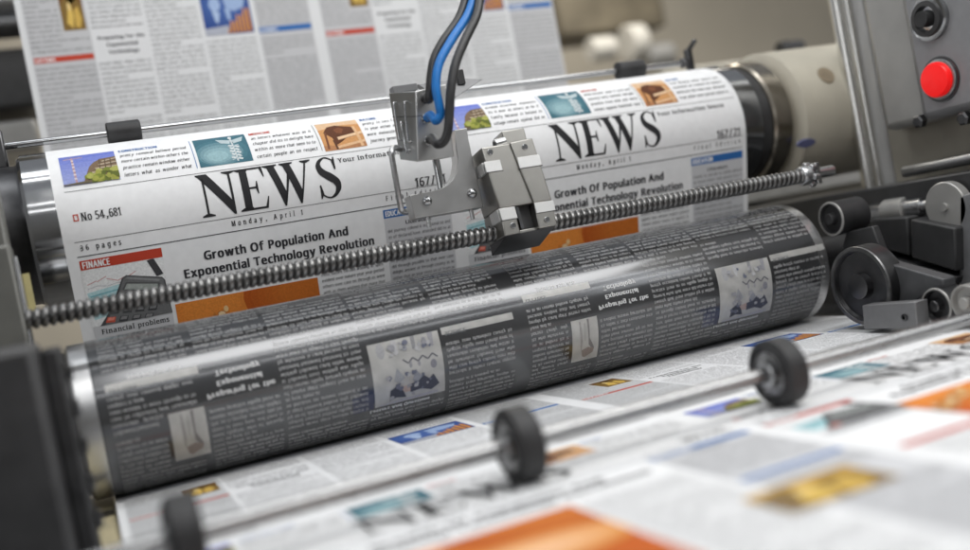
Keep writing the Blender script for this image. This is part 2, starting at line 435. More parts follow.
# ------------------------------------------------------------------ main dimensions
Y1, Z1, R1 = 1.3627, 0.1244, 0.1          # upper (impression) cylinder
Y2, Z2, R2 = 1.180, -0.105, 0.0866        # lower (plate) cylinder
ZW = Z2 - R2 - 0.0009                     # flat web leaving the press
PHI = math.radians(-14)
RP = R1 + 0.0006
S_T = RP * (PI / 2 - PHI)
Y_T, Z_T = Y1 - RP * math.cos(PHI), Z1 + RP * math.sin(PHI)
DY, DZ = math.sin(-PHI), -math.cos(PHI)
RC = 0.0875
P_Z = ZW + RC * (1 + DY)
LB = (Z_T - P_Z) / -DZ
P_Y = Y_T + LB * DY
C_Y, C_Z = P_Y + RC * DZ, ZW + RC
S_C = S_T + LB
TURN = PI / 2 - PHI
S_D = S_C + RC * TURN
def web(x, s, off):
    """the running web: over the upper cylinder, down its front, behind and under the plate cylinder, out to the front"""
    x = np.asarray(x, float); s = np.asarray(s, float) + 0 * x
    y = np.empty_like(s); z = np.empty_like(s); ny = np.empty_like(s); nz = np.empty_like(s)
    a = s <= S_T; an = PI / 2 - s[a] / RP
    y[a] = Y1 - RP * np.cos(an); z[a] = Z1 + RP * np.sin(an); ny[a] = -np.cos(an); nz[a] = np.sin(an)
    b = (s > S_T) & (s <= S_C); l = s[b] - S_T
    y[b] = Y_T + l * DY; z[b] = Z_T + l * DZ; ny[b] = DZ; nz[b] = -DY
    c = (s > S_C) & (s <= S_D); t = (s[c] - S_C) / RC
    ph = PHI - t                      # the web turns the other way, printed face to the plate
    ang = -PHI - t
    ny[c] = DZ * np.cos(t) + DY * np.sin(t) * 0 - 0 * t; nz[c] = 0
    ca = math.atan2(DY, -DZ) + 0 * t
    th = ca - t                       # outward angle of the back face seen from the turning centre
    y[c] = C_Y + RC * np.cos(th); z[c] = C_Z + RC * np.sin(th); ny[c] = -np.cos(th); nz[c] = -np.sin(th)
    d = s > S_D; l = s[d] - S_D
    y[d] = C_Y - l; z[d] = ZW; ny[d] = 0; nz[d] = 1
    return np.stack([x, y + off * ny, z + off * nz], 1)
def upper_page(x0):
    return lambda x, v, off: web(np.asarray(x) + x0, np.asarray(v) + 0.0615, off)
def lower_flat(x0, ytop, k=0.83):
    def f(x, v, off):
        x = np.asarray(x, float)
        return np.stack([x + x0, ytop - k * np.asarray(v, float) + 0 * x, 0 * x + ZW + off], 1)
    return f
def back_sheet(x0):
    def f(x, v, off):
        x = np.asarray(x, float)
        return np.stack([x + x0, 0 * x + 1.773 - off, 0.4905 - np.asarray(v, float) + 0 * x], 1)
    return f
def plate(x0):
    def f(x, v, off):
        x = np.asarray(x, float); s = .1405 - .9 * np.asarray(v, float); an = PI / 2 - s / R2; r = R2 + .0008 + off
        return np.stack([x * .97 + x0, Y2 - r * np.cos(an), Z2 + r * np.sin(an)], 1)
    return f
def sheet_mesh(name, fn, x0, x1, s0, s1, n, parent, m, thick=0.00018):
    S = np.linspace(s0, s1, n); V = []; F = []
    for off in (0, -thick):
        for x in (x0, x1): V.append(fn(np.full(n, x), S, off))
    W = np.concatenate(V)
    for i in range(n - 1):
        F += [(i, n + i, n + i + 1, i + 1), (2 * n + i, 2 * n + i + 1, 3 * n + i + 1, 3 * n + i), (i, i + 1, 2 * n + i + 1, 2 * n + i), (n + i, 3 * n + i, 3 * n + i + 1, n + i + 1)]
    return raw_mesh(name, W, F, [m], None, parent, smooth=False)

# ================================================================== SETTING
def structure(o): o['kind'] = 'structure'; return o
b = MB(); b.box((-6, 4.2, -1.5), (9, 4.3, 4), mat('hall_wall_paint', (0.55, 0.50, 0.41), 0.8, 0, 0.14, 1.2)); structure(b.build('wall', smooth=False))
b = MB(); b.box((-6, -3, -1.3), (9, 4.2, -1.2), mat('concrete_floor', (0.22, 0.215, 0.21), 0.7, 0, 0.15, 3)); structure(b.build('floor', smooth=False))

# ================================================================== UPPER CYLINDER
t = thing('impression_cylinder', 'large polished steel cylinder under the printed front pages, with bare chrome ends', 'cylinder', (0.5, Y1, Z1))
b = MB(); b.lathe((0, Y1, Z1), [(-.038, R1 - .004), (-.034, R1), (1.034, R1), (1.038, R1 - .003)], CHROME, n=120); b.build('cylinder_body', t)
b = MB(); b.lathe((0, Y1, Z1), [(-.075, .062), (-.062, .086), (-.060, .088), (-.042, .088), (-.038, .090)], DARKM, n=96); b.build('end_collar', t)
b = MB(); b.lathe((0, Y1, Z1), [(1.039, .094), (1.056, .095)], BLACKP, n=96)
b.build('seal_ring', t)
b = MB(); b.lathe((0, Y1, Z1), [(1.0562, .0985), (1.060, .1025), (1.0895, .1025), (1.093, .100)], BRASSY, n=120); b.build('end_flange', t)
b = MB(); b.lathe((0, Y1, Z1), [(-.2, .03), (-.075, .03)], STEEL, n=48); b.build('journal', t)
b = MB()
for k in range(8):
    a = k * PI / 4; b.lathe((-.078, Y1 - .074 * math.cos(a), Z1 + .074 * math.sin(a)), [(-.006, .006), (.008, .006)], DARKM, n=6)
b.build('collar_bolts', t)

# ================================================================== LOWER CYLINDER
t = thing('plate_cylinder', 'lower printing cylinder wrapped in a dark glossy plate of reversed text', 'cylinder', (0.48, Y2, Z2))
b = MB(); b.lathe((0, Y2, Z2), [(-.024, R2 - .003), (-.021, R2), (.962, R2), (.9655, R2 - .004)], mat('ground_steel_cylinder', (.62, .62, .62), .30, 1, .05, 30, rvar=.05), n=128); b.build('cylinder_body', t)
b = MB(); b.lathe((0, Y2, Z2), [(-.046, .078), (-.043, .081), (-.030, .081), (-.024, .079)], DARKM, n=96); b.build('end_collar', t)
b = MB(); b.lathe((0, Y2, Z2), [(-.2, .026), (-.046, .026)], STEEL, n=40); b.build('journal', t); b = MB(); b.lathe((0, Y2, Z2), [(.9655, .05), (.985, .05), (.985, .026), (1.2, .026)], BLACKP, n=40); b.build('journal', t)
PLATE = mat('etched_printing_plate', (0.12, 0.122, 0.126), 0.17, 0.75, 0.10, 18, bump=0.015, stretch=(.5, 2, 2), rvar=0.05, coat=0.12)
b = MB(); b.lathe((0, Y2, Z2), [(-.003, R2 + .0001), (-.0025, R2 + .0008), (.9465, R2 + .0008), (.947, R2 + .0001)], PLATE, n=160, caps=False); pl = b.build('printing_plate', t)
PTEXT = ink((0.41, 0.41, 0.41), 0.10, 60, 0.4)
PDARK = ink((0.16, 0.165, 0.17), 0.1, 60, 0.35)
PIMG = mat('plate_image_ground', (0.42, 0.415, 0.40), 0.32, 0.1, 0.15, 60, rvar=0.05)
def zig(x0, x1, y, amp, n):
    return [(x0 + (x1 - x0) * i / n, y + (amp if i % 2 else -amp) * (1 if i % 3 else .6)) for i in range(n + 1)]
for pi, x0 in enumerate((0.0, 0.485)):
    S = plate(x0)
    g = dict(pitch=.0079, cap=.0045, wd_=.82)
    V0, V1 = -.135, .155
    for args, hole in (((.0085, .0985, .064, V1), None), ((.0085, .0985, V0, .036), (.0650, .104, -.064, .003)), ((.1085, .188, .064, V1), None), ((.1085, .188, V0, .000), None),
                       ((.193, .290, V0, V1), None), ((.294, .388, .042, V1), None), ((.294, .388, V0, -.068), None), ((.394, .484, .048, V1), None), ((.394, .484, V0, .016), None)):
        column_part(S, t, 'reversed_text', PTEXT, args, .00012, hole=hole, **g)
    HD = ink((0.62, 0.62, 0.62), 0.02, 60, 0.4)
    for k, w in enumerate(('Preparing for the', 'Exponential', 'Technology')): text_part(S, t, 'reversed_heading', HD, w, .148, .0135 + .0125 * k, .0058, 'bold', .00013, align='c')
    text_part(S, t, 'reversed_heading', HD, 'Journal for the', .06, .056, .005, 'bold', .00013, align='c')
    text_part(S, t, 'reversed_heading', HD, 'Letters And Questions', .33, -.060, .0045, 'bold', .00013, align='c')
    for (bx0, bx1, bv0, bv1) in ((.0085, .106, .0405, .0502), (.392, .489, .0215, .031)):
        patch('reversed_bar', S, bx0, bv0, bx1, bv1, .00014, PIMG, t)
        ik = Ink2D(); ik.text('LETTERS' if bx0 < .1 else 'SCIENCE', bx0 + .004, bv0 + .003, .0045, 'bold'); ik.lay('bar_lettering', S, .0002, PDARK, t)
    picture(S, .0655, -.063, .1040, .001, PIMG, [
        ([(.30, .05), (.36, .05), (.40, .5), (.34, .75), (.30, .6)], (.30, .29, .28)), ([(.60, .02), (.68, .02), (.66, .45), (.84, .70), (.80, .78), (.62, .60)], (.20, .19, .19)),
        ([(.35, .72), (.6, .66), (.84, .72), (.80, .82), (.50, .92), (.40, .88)], (.26, .22, .20)), (bar((.5, .1), (.48, .5), .05), (.34, .33, .32))], t, off=.00014, flip=True, name='plate_photo')
    picture(S, .2975, -.056, .3875, .029, PIMG, [
        (ell(.16, .13, .06, .12), (.34, .34, .35)), (ell(.36, .10, .04, .11), (.42, .42, .43)), ([(.60, .0), (.66, .0), (.65, .2), (.60, .2)], (.24, .24, .25)), ([(.84, .0), (.92, .0), (.90, .22), (.85, .2)], (.28, .28, .30)),
        ] + [(bar((.44 + .07 * i, .32 + (.07 if i % 2 else 0)), (.51 + .07 * i, .32 + (0 if i % 2 else .07)), .022), (.13, .13, .15)) for i in range(7)] + [
        ([(.34, .42), (.44, .6), (.36, .66), (.28, .62)], (.30, .31, .33)), ([(.60, .50), (.70, .68), (.6, .72), (.54, .66)], (.26, .27, .30)), (ell(.86, .48, .045, .07), (.22, .22, .25)), (ell(.54, .42, .02, .05), (.3, .3, .32)), (ell(.66, .43, .02, .04), (.3, .3, .32)),
        ([(.20, .94), (.22, .76), (.32, .70), (.40, .80), (.44, .93), (.30, .90)], (.06, .064, .085)), ([(.50, .86), (.50, .72), (.62, .70), (.70, .62), (.78, .70), (.84, .64), (.92, .82), (.80, .90), (.66, .84)], (.07, .075, .10)),
        ([(.36, .74), (.5, .72), (.5, .84), (.42, .84)], (.40, .31, .28)), ([(.06, .97), (.9, .93), (.9, .98), (.06, .995)], (.38, .38, .42))] + [([(cx + rr * math.cos(a_) * q_, cy + rr * 1.1 * math.sin(a_) * q_) for a_, q_ in ((k * PI / 4, random.uniform(.4, 1.2)) for k in range(8))], random.choice([(.33, .33, .35), (.40, .40, .41), (.14, .15, .2), (.27, .27, .29)])) for cx, cy, rr in [(random.uniform(.2, .85), random.choice([random.uniform(.06, .24), random.uniform(.50, .90)]), random.uniform(.02, .055)) for _ in range(34)]], t, off=.00014, flip=True, name='plate_photo')
    patch('plate_mark', S, .27, -.058, .296, -.034, .00013, ink((.07, .075, .11), .2, 60, .35), t)

# ================================================================== PRINTED WEB
web_t = thing('printed_newspaper_web', 'running newspaper web printed with NEWS front pages, coming out below the cylinders', 'newspaper', (0.5, Y1, ZW))
sheet_mesh('paper_sheet', web, -.0035, .998, RP * (PI / 2 - PI * 1.05), S_D + 1.05, 700, web_t, PAPER)

def pic_construction(S, p):
    rr = random.Random(5)
    sky = [([(0, k / 6), (1, k / 6 - .05), (1, 1), (0, 1)], (.13 + .028 * k, .17 + .028 * k, .50 + .012 * k)) for k in range(1, 6)]
    tw = [(bar((.22, .10), (.235, .98), .035), (.42, .26, .27)), (bar((.07, .15), (.42, .12), .025), (.44, .30, .30)), (bar((.22, .04), (.09, .14), .012), (.3, .25, .3)), (bar((.22, .04), (.40, .12), .010), (.3, .25, .3))] + [(rect2d(.205, .2 + .12 * k, .25, .25 + .12 * k), (.62, .55, .55)) for k in range(6)]
    bd = [([(.36, .95), (.50, .52), (.58, .40), (.72, .28), (1, .25), (1, .95)], (.17, .115, .07))]
    for k in range(4):
        y = .36 + .11 * k; bd += [([(.74 - .07 * k, y), (1, y - .06 + .02 * k), (1, y - .02 + .02 * k), (.74 - .07 * k, y + .045)], (.40, .33, .24)), ([(.72 - .07 * k, y + .045), (1, y - .02 + .02 * k), (1, y + .0 + .02 * k), (.72 - .07 * k, y + .065)], (.07, .045, .03))]
    bd += [(bar((.70 + .10 * k, .30), (.68 + .10 * k, .72), .018), (.10, .065, .04)) for k in range(3)]
    gr = [(ell(rr.uniform(.46, 1), rr.uniform(.66, 1), rr.uniform(.04, .10), rr.uniform(.05, .10), 9), rr.choice([(.16, .19, .03), (.22, .25, .04), (.29, .30, .06), (.11, .13, .025), (.34, .35, .09)])) for _ in range(46)]
    picture(S, .0097, .0, .0742, .053, (.13, .17, .50), sky + tw + bd + gr + [([(.0, .97), (.5, .93), (.5, 1), (0, 1)], (.12, .10, .06))], p)
def pic_medicine(S, p):
    picture(S, .1700, .0, .2365, .053, (.045, .13, .17), [(ell(.45 - .02 * k, .60 + .03 * k, .52 - .08 * k, .46 - .075 * k, 24), (.055 + .05 * k, .15 + .062 * k, .19 + .06 * k)) for k in range(5)] + [
        (bar((.70, .08), (.72, .95), .03), (.50, .54, .55)), (ell(.70, .11, .035, .06), (.6, .62, .62)),
        ([(.70, .22), (.42, .12), (.50, .30), (.66, .36)], (.42, .50, .52)), ([(.71, .22), (.95, .12), (.90, .30), (.74, .36)], (.42, .50, .52))] +
        [(bar((.62 + .02 * (i % 2), .42 + .1 * i), (.82 - .02 * (i % 2), .50 + .1 * i), .045), (.62, .66, .66)) for i in range(5)] +
        [(bar((.82, .42 + .1 * i), (.62, .50 + .1 * i), .03), (.34, .42, .45)) for i in range(5)], p)
def pic_nature(S, p):
    picture(S, .3313, .0, .389, .055, (.52, .26, .10), [
        ([(0, 0), (1, 0), (1, .22), (.6, .18), (0, .3)], (.62, .42, .26)), ([(.10, .42), (.24, .20), (.44, .16), (.62, .24), (.80, .30), (.86, .52), (.70, .60), (.52, .56), (.42, .80), (.30, .86), (.26, .62)], (.10, .035, .015)),
        ([(.36, .34), (.50, .26), (.60, .36), (.52, .50), (.40, .48)], (.17, .06, .025)), ([(.0, .84), (.4, .88), (1, .80), (1, 1), (0, 1)], (.40, .19, .085)),
        (bar((.38, .66), (1, .55), .085), (.66, .46, .29)), (bar((.38, .71), (1, .60), .02), (.36, .2, .1)), (bar((.30, .93), (1, .82), .07), (.62, .40, .23)), (bar((.84, .30), (.90, .98), .07), (.60, .38, .21)), (bar((.14, .4), (.1, .95), .05), (.16, .06, .03)), (bar((.27, .7), (.30, .98), .05), (.10, .04, .02))], p)
def pic_finance(S, p):
    picture(S, .0095, .1575, .1045, .2288, (.74, .75, .75), [
        ([(.02, .40), (.62, .30), (.56, .78), (.05, .88)], (.42, .62, .65))] +
        [(bar((.04 + .12 * i, .26 - .05 * (i % 3) + .02 * i % .05), (.16 + .12 * i, .26 - .05 * ((i + 1) % 3)), .012), (.55, .25, .24)) for i in range(5)] +
        [(bar((.04 + .12 * i, .33 - .03 * (i % 2)), (.16 + .12 * i, .33 - .03 * ((i + 1) % 2)), .010), (.45, .47, .50)) for i in range(5)] +
        [(bar((.05, .47 + .07 * i), (.52, .40 + .07 * i), .022), (.18, .42, .47)) for i in range(5)] +
        [(bar((.84, .0), (.93, .30), .09), (.05, .05, .055)), ([(.46, .24), (.52, .20), (.95, .34), (.98, .40), (1.0, 1.0), (.10, 1.0), (.26, .74)], (.07, .072, .075)), ([(.48, .25), (.53, .22), (.94, .36), (.96, .40), (.99, 1), (.16, 1), (.30, .72)], (.145, .148, .15)),
         ([(.50, .26), (.53, .24), (.92, .37), (.90, .40)], (.24, .245, .25)), ([(.44, .44), (.50, .32), (.91, .43), (.90, .58)], (.09, .092, .095)), ([(.465, .44), (.51, .35), (.88, .445), (.87, .555)], (.30, .33, .31)), ([(.49, .43), (.52, .37), (.70, .41), (.68, .47)], (.36, .39, .37))] +
        [([(.335 + .155 * c - .065 * r, .60 + .135 * r + .02 * c), (.435 + .155 * c - .065 * r, .615 + .135 * r + .02 * c), (.41 + .155 * c - .065 * r, .705 + .135 * r + .02 * c), (.30 + .155 * c - .065 * r, .69 + .135 * r + .02 * c)], (.58, .10, .06) if (c, r) == (0, 2) else (.055, .056, .06)) for c in range(4) for r in range(3)] +
        [([(.345 + .155 * c - .065 * r, .61 + .135 * r + .02 * c), (.42 + .155 * c - .065 * r, .62 + .135 * r + .02 * c), (.40 + .155 * c - .065 * r, .67 + .135 * r + .02 * c), (.325 + .155 * c - .065 * r, .66 + .135 * r + .02 * c)], (.74, .26, .2) if (c, r) == (0, 2) else (.22, .22, .225)) for c in range(4) for r in range(3)], p)
    patch('caption_ground', S, .0105, .2290, .1045, .2460, .00028, TINT, p)
def pic_orange(S, p, v1=.31, x0=.109, v0=.2195):
    rr = random.Random(3); k_ = .0905 / (v1 - v0)
    def e(cx, cy, rx, ry, n=28): return ell(cx, cy * k_, rx, ry * k_, n)
    sh = [(e(.30 - .01 * k, .02 + .02 * k, .80 - .10 * k, .86 - .11 * k), (.50 + .028 * k, .115 + .018 * k, .014 + .004 * k)) for k in range(7)]
    sh += [(e(.98, .10, .52 - .05 * k, .62 - .06 * k), (.42 + .018 * k, .085 + .011 * k, .010 + .002 * k)) for k in range(6)]
    sh += [(e(.62, .98, .46 - .05 * k, .42 - .05 * k), (.62 + .025 * k, .25 + .035 * k, .05 + .035 * k)) for k in range(7)]
    for _ in range(70):
        t_ = rr.random(); cx = .0 + .30 * t_ + rr.gauss(0, .022); cy = (.74 - .46 * t_ + rr.gauss(0, .055)); sh.append((e(cx, cy, rr.uniform(.008, .03), rr.uniform(.02, .05), 7), rr.choice([(.70, .36, .10), (.74, .50, .24), (.62, .26, .05), (.76, .58, .34), (.50, .17, .03)])))
    picture(S, x0, v0, .2925, v1, (.48, .10, .012), sh, p)
def front_page(S, p, upper=True, vend=.255, curved=True):
    step = .004 if curved else .05
    pic_construction(S, p); pic_medicine(S, p); pic_nature(S, p)
    for x, w, m in ((.0795, 'CONSTRUCTION', BLUE), (.2425, 'MEDICINE', RED), (.3945, 'NATURE', BLUE)):
        text_part(S, p, 'section_title', m, w, x, .0060, .0050, 'bold', .0004, squeeze=.78)
    for x0, x1 in ((.0795, .1605), (.2425, .3230), (.3945, .4860)):
        column_part(S, p, 'strip_text', INK, (x0, x1, .0080, .0520), pitch=.0112, cap=.0052, kind='italic', wd_=.80)
    for x, m in ((.1655, BLUE), (.3270, TEXTINK)): patch('column_rule', S, x, 0, x + .0008, .053, .0004, m, p, step)
    ru = Ink2D()
    for v, w in ((.0605, .0006), (.1225, .0006), (.1405, .0010)): ru.poly(rect2d(.0085, v - w / 2, .4900, v + w / 2))
    ru.lay('rule', S, .0004, INK, p, cut=step)
    nw = Ink2D()
    for L, x0, sx in ((L_N, .1590, .0545), (L_E, .2080, .0560), (L_W, .2440, .0605), (L_S, .3110, .0580)):
        for q in L: nw.poly([(x0 + a * sx, .1175 - c * .0545) for a, c in q])
    nw.lay('masthead', S, .0005, INK, p, cut=.003)
    text_part(S, p, 'issue_number', INK, 'No 54,681', .0210, .0985, .0098, 'serif', x1=.0668); text_part(S, p, 'slogan', INK, 'Your Information Source', .3430, .0735, .0062, 'serif', x1=.4660)
    text_part(S, p, 'edition_number', INK, '167/21', .4430, .1210, .0115, 'serif', x1=.4875)
    text_part(S, p, 'page_count', INK, '36 pages', .0140, .1335, .0066, 'serif', x1=.0600, track=.32)
    text_part(S, p, 'date_line', INK, 'Monday, April 1', .1930, .1335, .0066, 'serif', x1=.2850, track=.34); text_part(S, p, 'edition_line', INK, 'Final Edition', .3990, .1335, .0066, 'serif', x1=.4870, track=.5)
    bx = Ink2D(); a = .0014
    for r in (rect2d(.0125, .0895, .0185, .0895 + a), rect2d(.0125, .0965, .0185, .0965 + a), rect2d(.0125, .0895 + a, .0125 + a, .0965), rect2d(.0185 - a, .0895 + a, .0185, .0965)): bx.poly(r)
    bx.lay('issue_mark', S, .0004, RED, p)
    HB = ink((.035, .035, .04))
    text_part(S, p, 'headline', HB, 'Growth Of Population And', .1540, .1700, .0108, 'bold', x1=.3420); text_part(S, p, 'headline', HB, 'Exponential Technology Revolution', .1270, .1890, .0108, 'bold', x1=.3760)
    patch('red_bar', S, .0095, .1455, .1045, .1572, .0003, RED, p, step); patch('blue_bar', S, .3930, .1455, .4905, .1572, .0003, BLUE, p, step)
    text_part(S, p, 'bar_lettering', WHITEINK, 'FINANCE', .0125, .1553, .0078, 'bold', squeeze=.62); text_part(S, p, 'bar_lettering', WHITEINK, 'EDUCATION', .3960, .1548, .0070, 'bold', squeeze=.60)
    pic_finance(S, p)
    text_part(S, p, 'caption', INK, 'Financial problems', .0590, .2395, .0062, 'serif', align='c', squeeze=.95)
    pic_orange(S, p, .285) if upper else pic_orange(S, p, .42, .099, .213)
    patch('tinted_column', S, .3930, .1574, .4905, vend, .0002, TINT, p, step)
    g = dict(pitch=.0082, cap=.0044, wd_=.78)
    text_part(S, p, 'column_heading', TEXTINK, 'Literature', .4420, .1690, .0050, 'bold', align='c')
    for a in ((.3965, .4880, .1710, vend if upper else .275), (.2980, .3850, .2130, vend)) + (((.0115, .1030, .2480, vend),) if upper else ()): column_part(S, p, 'text_column', TEXTINK if upper else GREYINK, a, **g)
for x0 in (0.0, 0.4995): front_page(upper_page(x0), web_t, True, .30)

GOLDP = [([(.0, .3), (.3, .1), (.5, .3), (.8, .15), (1, .4), (1, 1), (0, 1)], (.20, .12, .03)), ([(.2, .8), (.35, .35), (.5, .3), (.55, .6), (.45, .95)], (.62, .42, .10)), ([(.55, .9), (.6, .45), (.78, .35), (.88, .7), (.75, .95)], (.55, .36, .08)), (ell(.4, .35, .08, .12), (.70, .52, .22))]
MAPP = [(ell(.45, .35, .75 - .1 * k, .6 - .08 * k, 24), (.022 + .008 * k, .055 + .014 * k, .22 + .025 * k)) for k in range(5)] + [(ell(.28, .32, .12, .16, 12), (.32, .42, .62)), ([(.2, .45), (.36, .5), (.30, .75), (.24, .7)], (.36, .46, .64)), ([(.46, .2), (.7, .12), (.92, .22), (.86, .42), (.66, .5), (.5, .4)], (.30, .40, .60)), ([(.46, .42), (.58, .42), (.56, .7), (.5, .68)], (.30, .40, .60))] + \
       [(rect2d(.46 + .075 * i, .84 - .065 * i - .06 * (i % 2), .495 + .075 * i, .97), (.70, .30, .04)) for i in range(7)] + [(rect2d(.495 + .075 * i, .86 - .065 * i, .51 + .075 * i, .97), (.30, .10, .02)) for i in range(7)] + [([(.0, .85), (.5, .8), (.45, 1), (0, 1)], (.38, .40, .46))]
def text_page(S, p, v0, v1, curved=False, back=False, tk=1.0):
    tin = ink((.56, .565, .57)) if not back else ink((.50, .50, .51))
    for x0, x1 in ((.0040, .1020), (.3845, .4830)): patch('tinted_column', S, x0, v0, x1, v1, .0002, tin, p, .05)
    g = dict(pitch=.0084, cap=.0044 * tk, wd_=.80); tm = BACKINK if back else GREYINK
    for a, h in (((.0065, .0995, .056, v1), None), ((.0065, .0995, v0, .036), (.062, .098, -.064, .002)), ((.1060, .1900, .056, v1), None), ((.1060, .1900, v0, .008), None), ((.1970, .2830, v0, v1), None),
                 ((.2900, .3770, .036, v1), None), ((.2900, .3770, v0, -.056), None), ((.3870, .4805, .040, v1), None), ((.3870, .4805, v0, .018), None)): column_part(S, p, 'text_column', tm, a, hole=h, **g)
    for k, w in enumerate(('Preparing for the', 'Exponential', 'Technology')): text_part(S, p, 'heading', TEXTINK, w, .1500, .0200 + .0125 * k, .0058, 'bold', .0004, align='c')
    picture(S, .062, -.062, .0975, .0, (.16, .075, .02), GOLDP, p, step=.08); picture(S, .291, -.050, .376, .030, (.018, .045, .20), MAPP, p, step=.08)
    patch('red_bar', S, .0065, .0410, .1005, .0505, .0003, RED, p, .05); patch('blue_bar', S, .3850, .0225, .4810, .0330, .0003, BLUE, p, .05)
    for w, x, v in (('LETTERS', .0090, .0485), ('SCIENCE', .3880, .0308)): text_part(S, p, 'bar_lettering', WHITEINK, w, x, v, .0050, 'bold')
# flat run of the web in front of the press: end of one page, then the next front page
for x0 in (0.0, 0.4995):
    text_page(lower_flat(x0, 1.052), web_t, -.09, .262)
    S = lower_flat(x0, 0.8156)
    front_page(S, web_t, False, .62, curved=False)
    for a in ((.0115, .1030, .345, .62), (.3965, .4880, .302, .335), (.3965, .4880, .392, .62)): column_part(S, web_t, 'text_column', GREYINK, a, pitch=.0084, cap=.0044, wd_=.8)
    patch('blue_bar', S, .3960, .2860, .4860, .2960, .0003, BLUE, web_t, .05); patch('red_bar', S, .0095, .3280, .1045, .3390, .0003, RED, web_t, .05)
    picture(S, .3680, .3330, .4560, .3960, (.50, .30, .06), GOLDP, web_t, step=.2)

# ================================================================== SHEET HANGING BEHIND
bt = thing('hanging_newspaper_web', 'shade-toned sheet of newspaper columns hanging upright behind the chrome cylinder', 'newspaper', (0.5, 1.773, 0.0))
sheet_mesh('paper_sheet', back_sheet(0), -.006, .984, -.30, .36, 12, bt, PAPER_SHADED)
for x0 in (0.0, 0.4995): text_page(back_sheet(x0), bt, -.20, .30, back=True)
b = MB(); b.lathe((-.05, 1.81, .80), [(0, .036), (1.1, .036)], STEEL, n=48)
tag(b.build('web_roller'), 'steel roller out of sight above the hanging sheet', 'roller') if False else None

# ================================================================== GUIDE ROD ON TOP
ZR = Z1 + R1 + .0006 + .0142
t = thing('guide_rod', 'thin chrome rod lying along the top of the paper, with two black rubber rollers', 'rod', (0.45, Y1, ZR))
b = MB(); b.cyl((-.09, Y1, ZR), (.99, Y1, ZR), .0046, CHROME, n=24); b.build('rod', t)
for u in ((103, 143), (614, 645)):
    vy = 128 if u[0] < 300 else 68
    xa = at_y(u[0] + 3, vy + 2, Y1)[0]; xb = at_y(u[1] - 3, vy - 2, Y1)[0]
    b = MB(); b.lathe((xa, Y1, ZR), [(0, .0125), (.0012, .0142), (xb - xa - .0012, .0142), (xb - xa, .0125)], RUBBER, n=40); b.build('rubber_roller', t)
b = MB()
b.lathe((.972, Y1, ZR), [(0, .009), (.010, .009)], DARKM, n=6); b.box((.984, Y1 - .006, ZR - .024), (.994, Y1 + .006, ZR + .022), DARKM); b.cyl((.989, Y1, ZR + .018), (.989, Y1 - .025, ZR + .030), .004, DARKM, 10); b.cyl((.989, Y1, ZR - .016), (1.02, Y1 - .03, ZR - .02), .004, DARKM, 10)
b.build('end_bracket', t, bevel=.0015)

# ================================================================== LEAD SCREW
YS, ZS, RS = 1.12, 0.0166, 0.0115
t = thing('lead_screw', 'long dark steel lead screw crossing in front of both cylinders', 'screw', (0.45, YS, ZS))
pitch = .0083; nseg = 32; per = 14; xs0, xs1 = -.052, .965
n = int((xs1 - xs0) / pitch * per)
X = np.linspace(xs0, xs1, n); A = np.arange(nseg) * 2 * PI / nseg
ph = (X[:, None] / pitch + A[None, :] / (2 * PI)) % 1
prof = np.interp(ph, [0, .09, .17, .30, .62, .75, .84, 1], [.0080, .0082, .0101, .0106, .0106, .0101, .0082, .0080])
W = np.stack([np.repeat(X[:, None], nseg, 1), YS + prof * np.cos(A)[None], ZS + prof * np.sin(A)[None]], 2).reshape(-1, 3)
F = [(i * nseg + k, i * nseg + (k + 1) % nseg, (i + 1) * nseg + (k + 1) % nseg, (i + 1) * nseg + k) for i in range(n - 1) for k in range(nseg)]
GROOVE_SHADE = mat('groove_shade', (.018, .017, .016), .35, 0, .3, 60)  # shade of the thread grooves, put into their colour
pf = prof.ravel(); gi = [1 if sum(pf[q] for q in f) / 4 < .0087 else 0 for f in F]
o = raw_mesh('threaded_rod', W, [f[::-1] for f in F], [SCREWM, GROOVE_SHADE], gi, t, smooth=True); o.data.set_sharp_from_angle(angle=math.radians(50))
b = MB(); b.lathe((.962, YS, ZS), [(0, .012), (.004, .014), (.016, .014), (.018, .008), (.06, .008)], STEEL, n=32)
for k in range(6):
    a = k * PI / 3 + .3; b.lathe((.975, YS + .014 * math.cos(a), ZS + .014 * math.sin(a)), [(0, .0045), (.009, .0045)], STEEL, n=12)
b.box((.984, YS - .010, ZS - .015), (.992, YS + .010, ZS + .015), STEEL); b.build('end_bearing', t, bevel=.001)

# ================================================================== CARRIAGE ON THE SCREW
O = at_y(505, 235, 1.085)
fr = Frame(O, 8.5)
t = thing('carriage', 'nickel plated slide block with slotted screws riding on the lead screw', 'carriage', tuple(O))
P = lambda u, v: np.array(fr.px(u, v))
bl, br = P(505, 236), P(556, 225.5); tl, tr = P(481, 147), P(531, 139)
mid_b, mid_t = P(531, 231), P(509, 143)
DEP = .056
def q2(*a): return [tuple(P(*k)) for k in a]
RAISE = .0026
b = MB(); b.prism(fr, q2((499.5, 208), (537, 202.5), (517, 142), (481, 147.5)), DEP, NICKEL)
b.hexa([fr.p(*k) for k in q2((505, 236), (521, 232.8), (514.2, 205.9), (499.5, 208))], [fr.p(*k, -DEP) for k in q2((505, 236), (521, 232.8), (514.2, 205.9), (499.5, 208))], NICKEL)
b.build('slide_body', t, bevel=.0016)
b = MB(); b.prism(fr, q2((533, 203.2), (551, 200.5), (531.5, 138.5), (509.2, 143.2)), DEP, NICKEL, c=RAISE)
b.hexa([fr.p(*k, RAISE) for k in q2((538.5, 229), (556.5, 225.4), (551, 200.5), (533, 203.2))], [fr.p(*k, -DEP) for k in q2((538.5, 229), (556.5, 225.4), (551, 200.5), (533, 203.2))], NICKEL)
b.build('slide_rail', t, bevel=.0012)
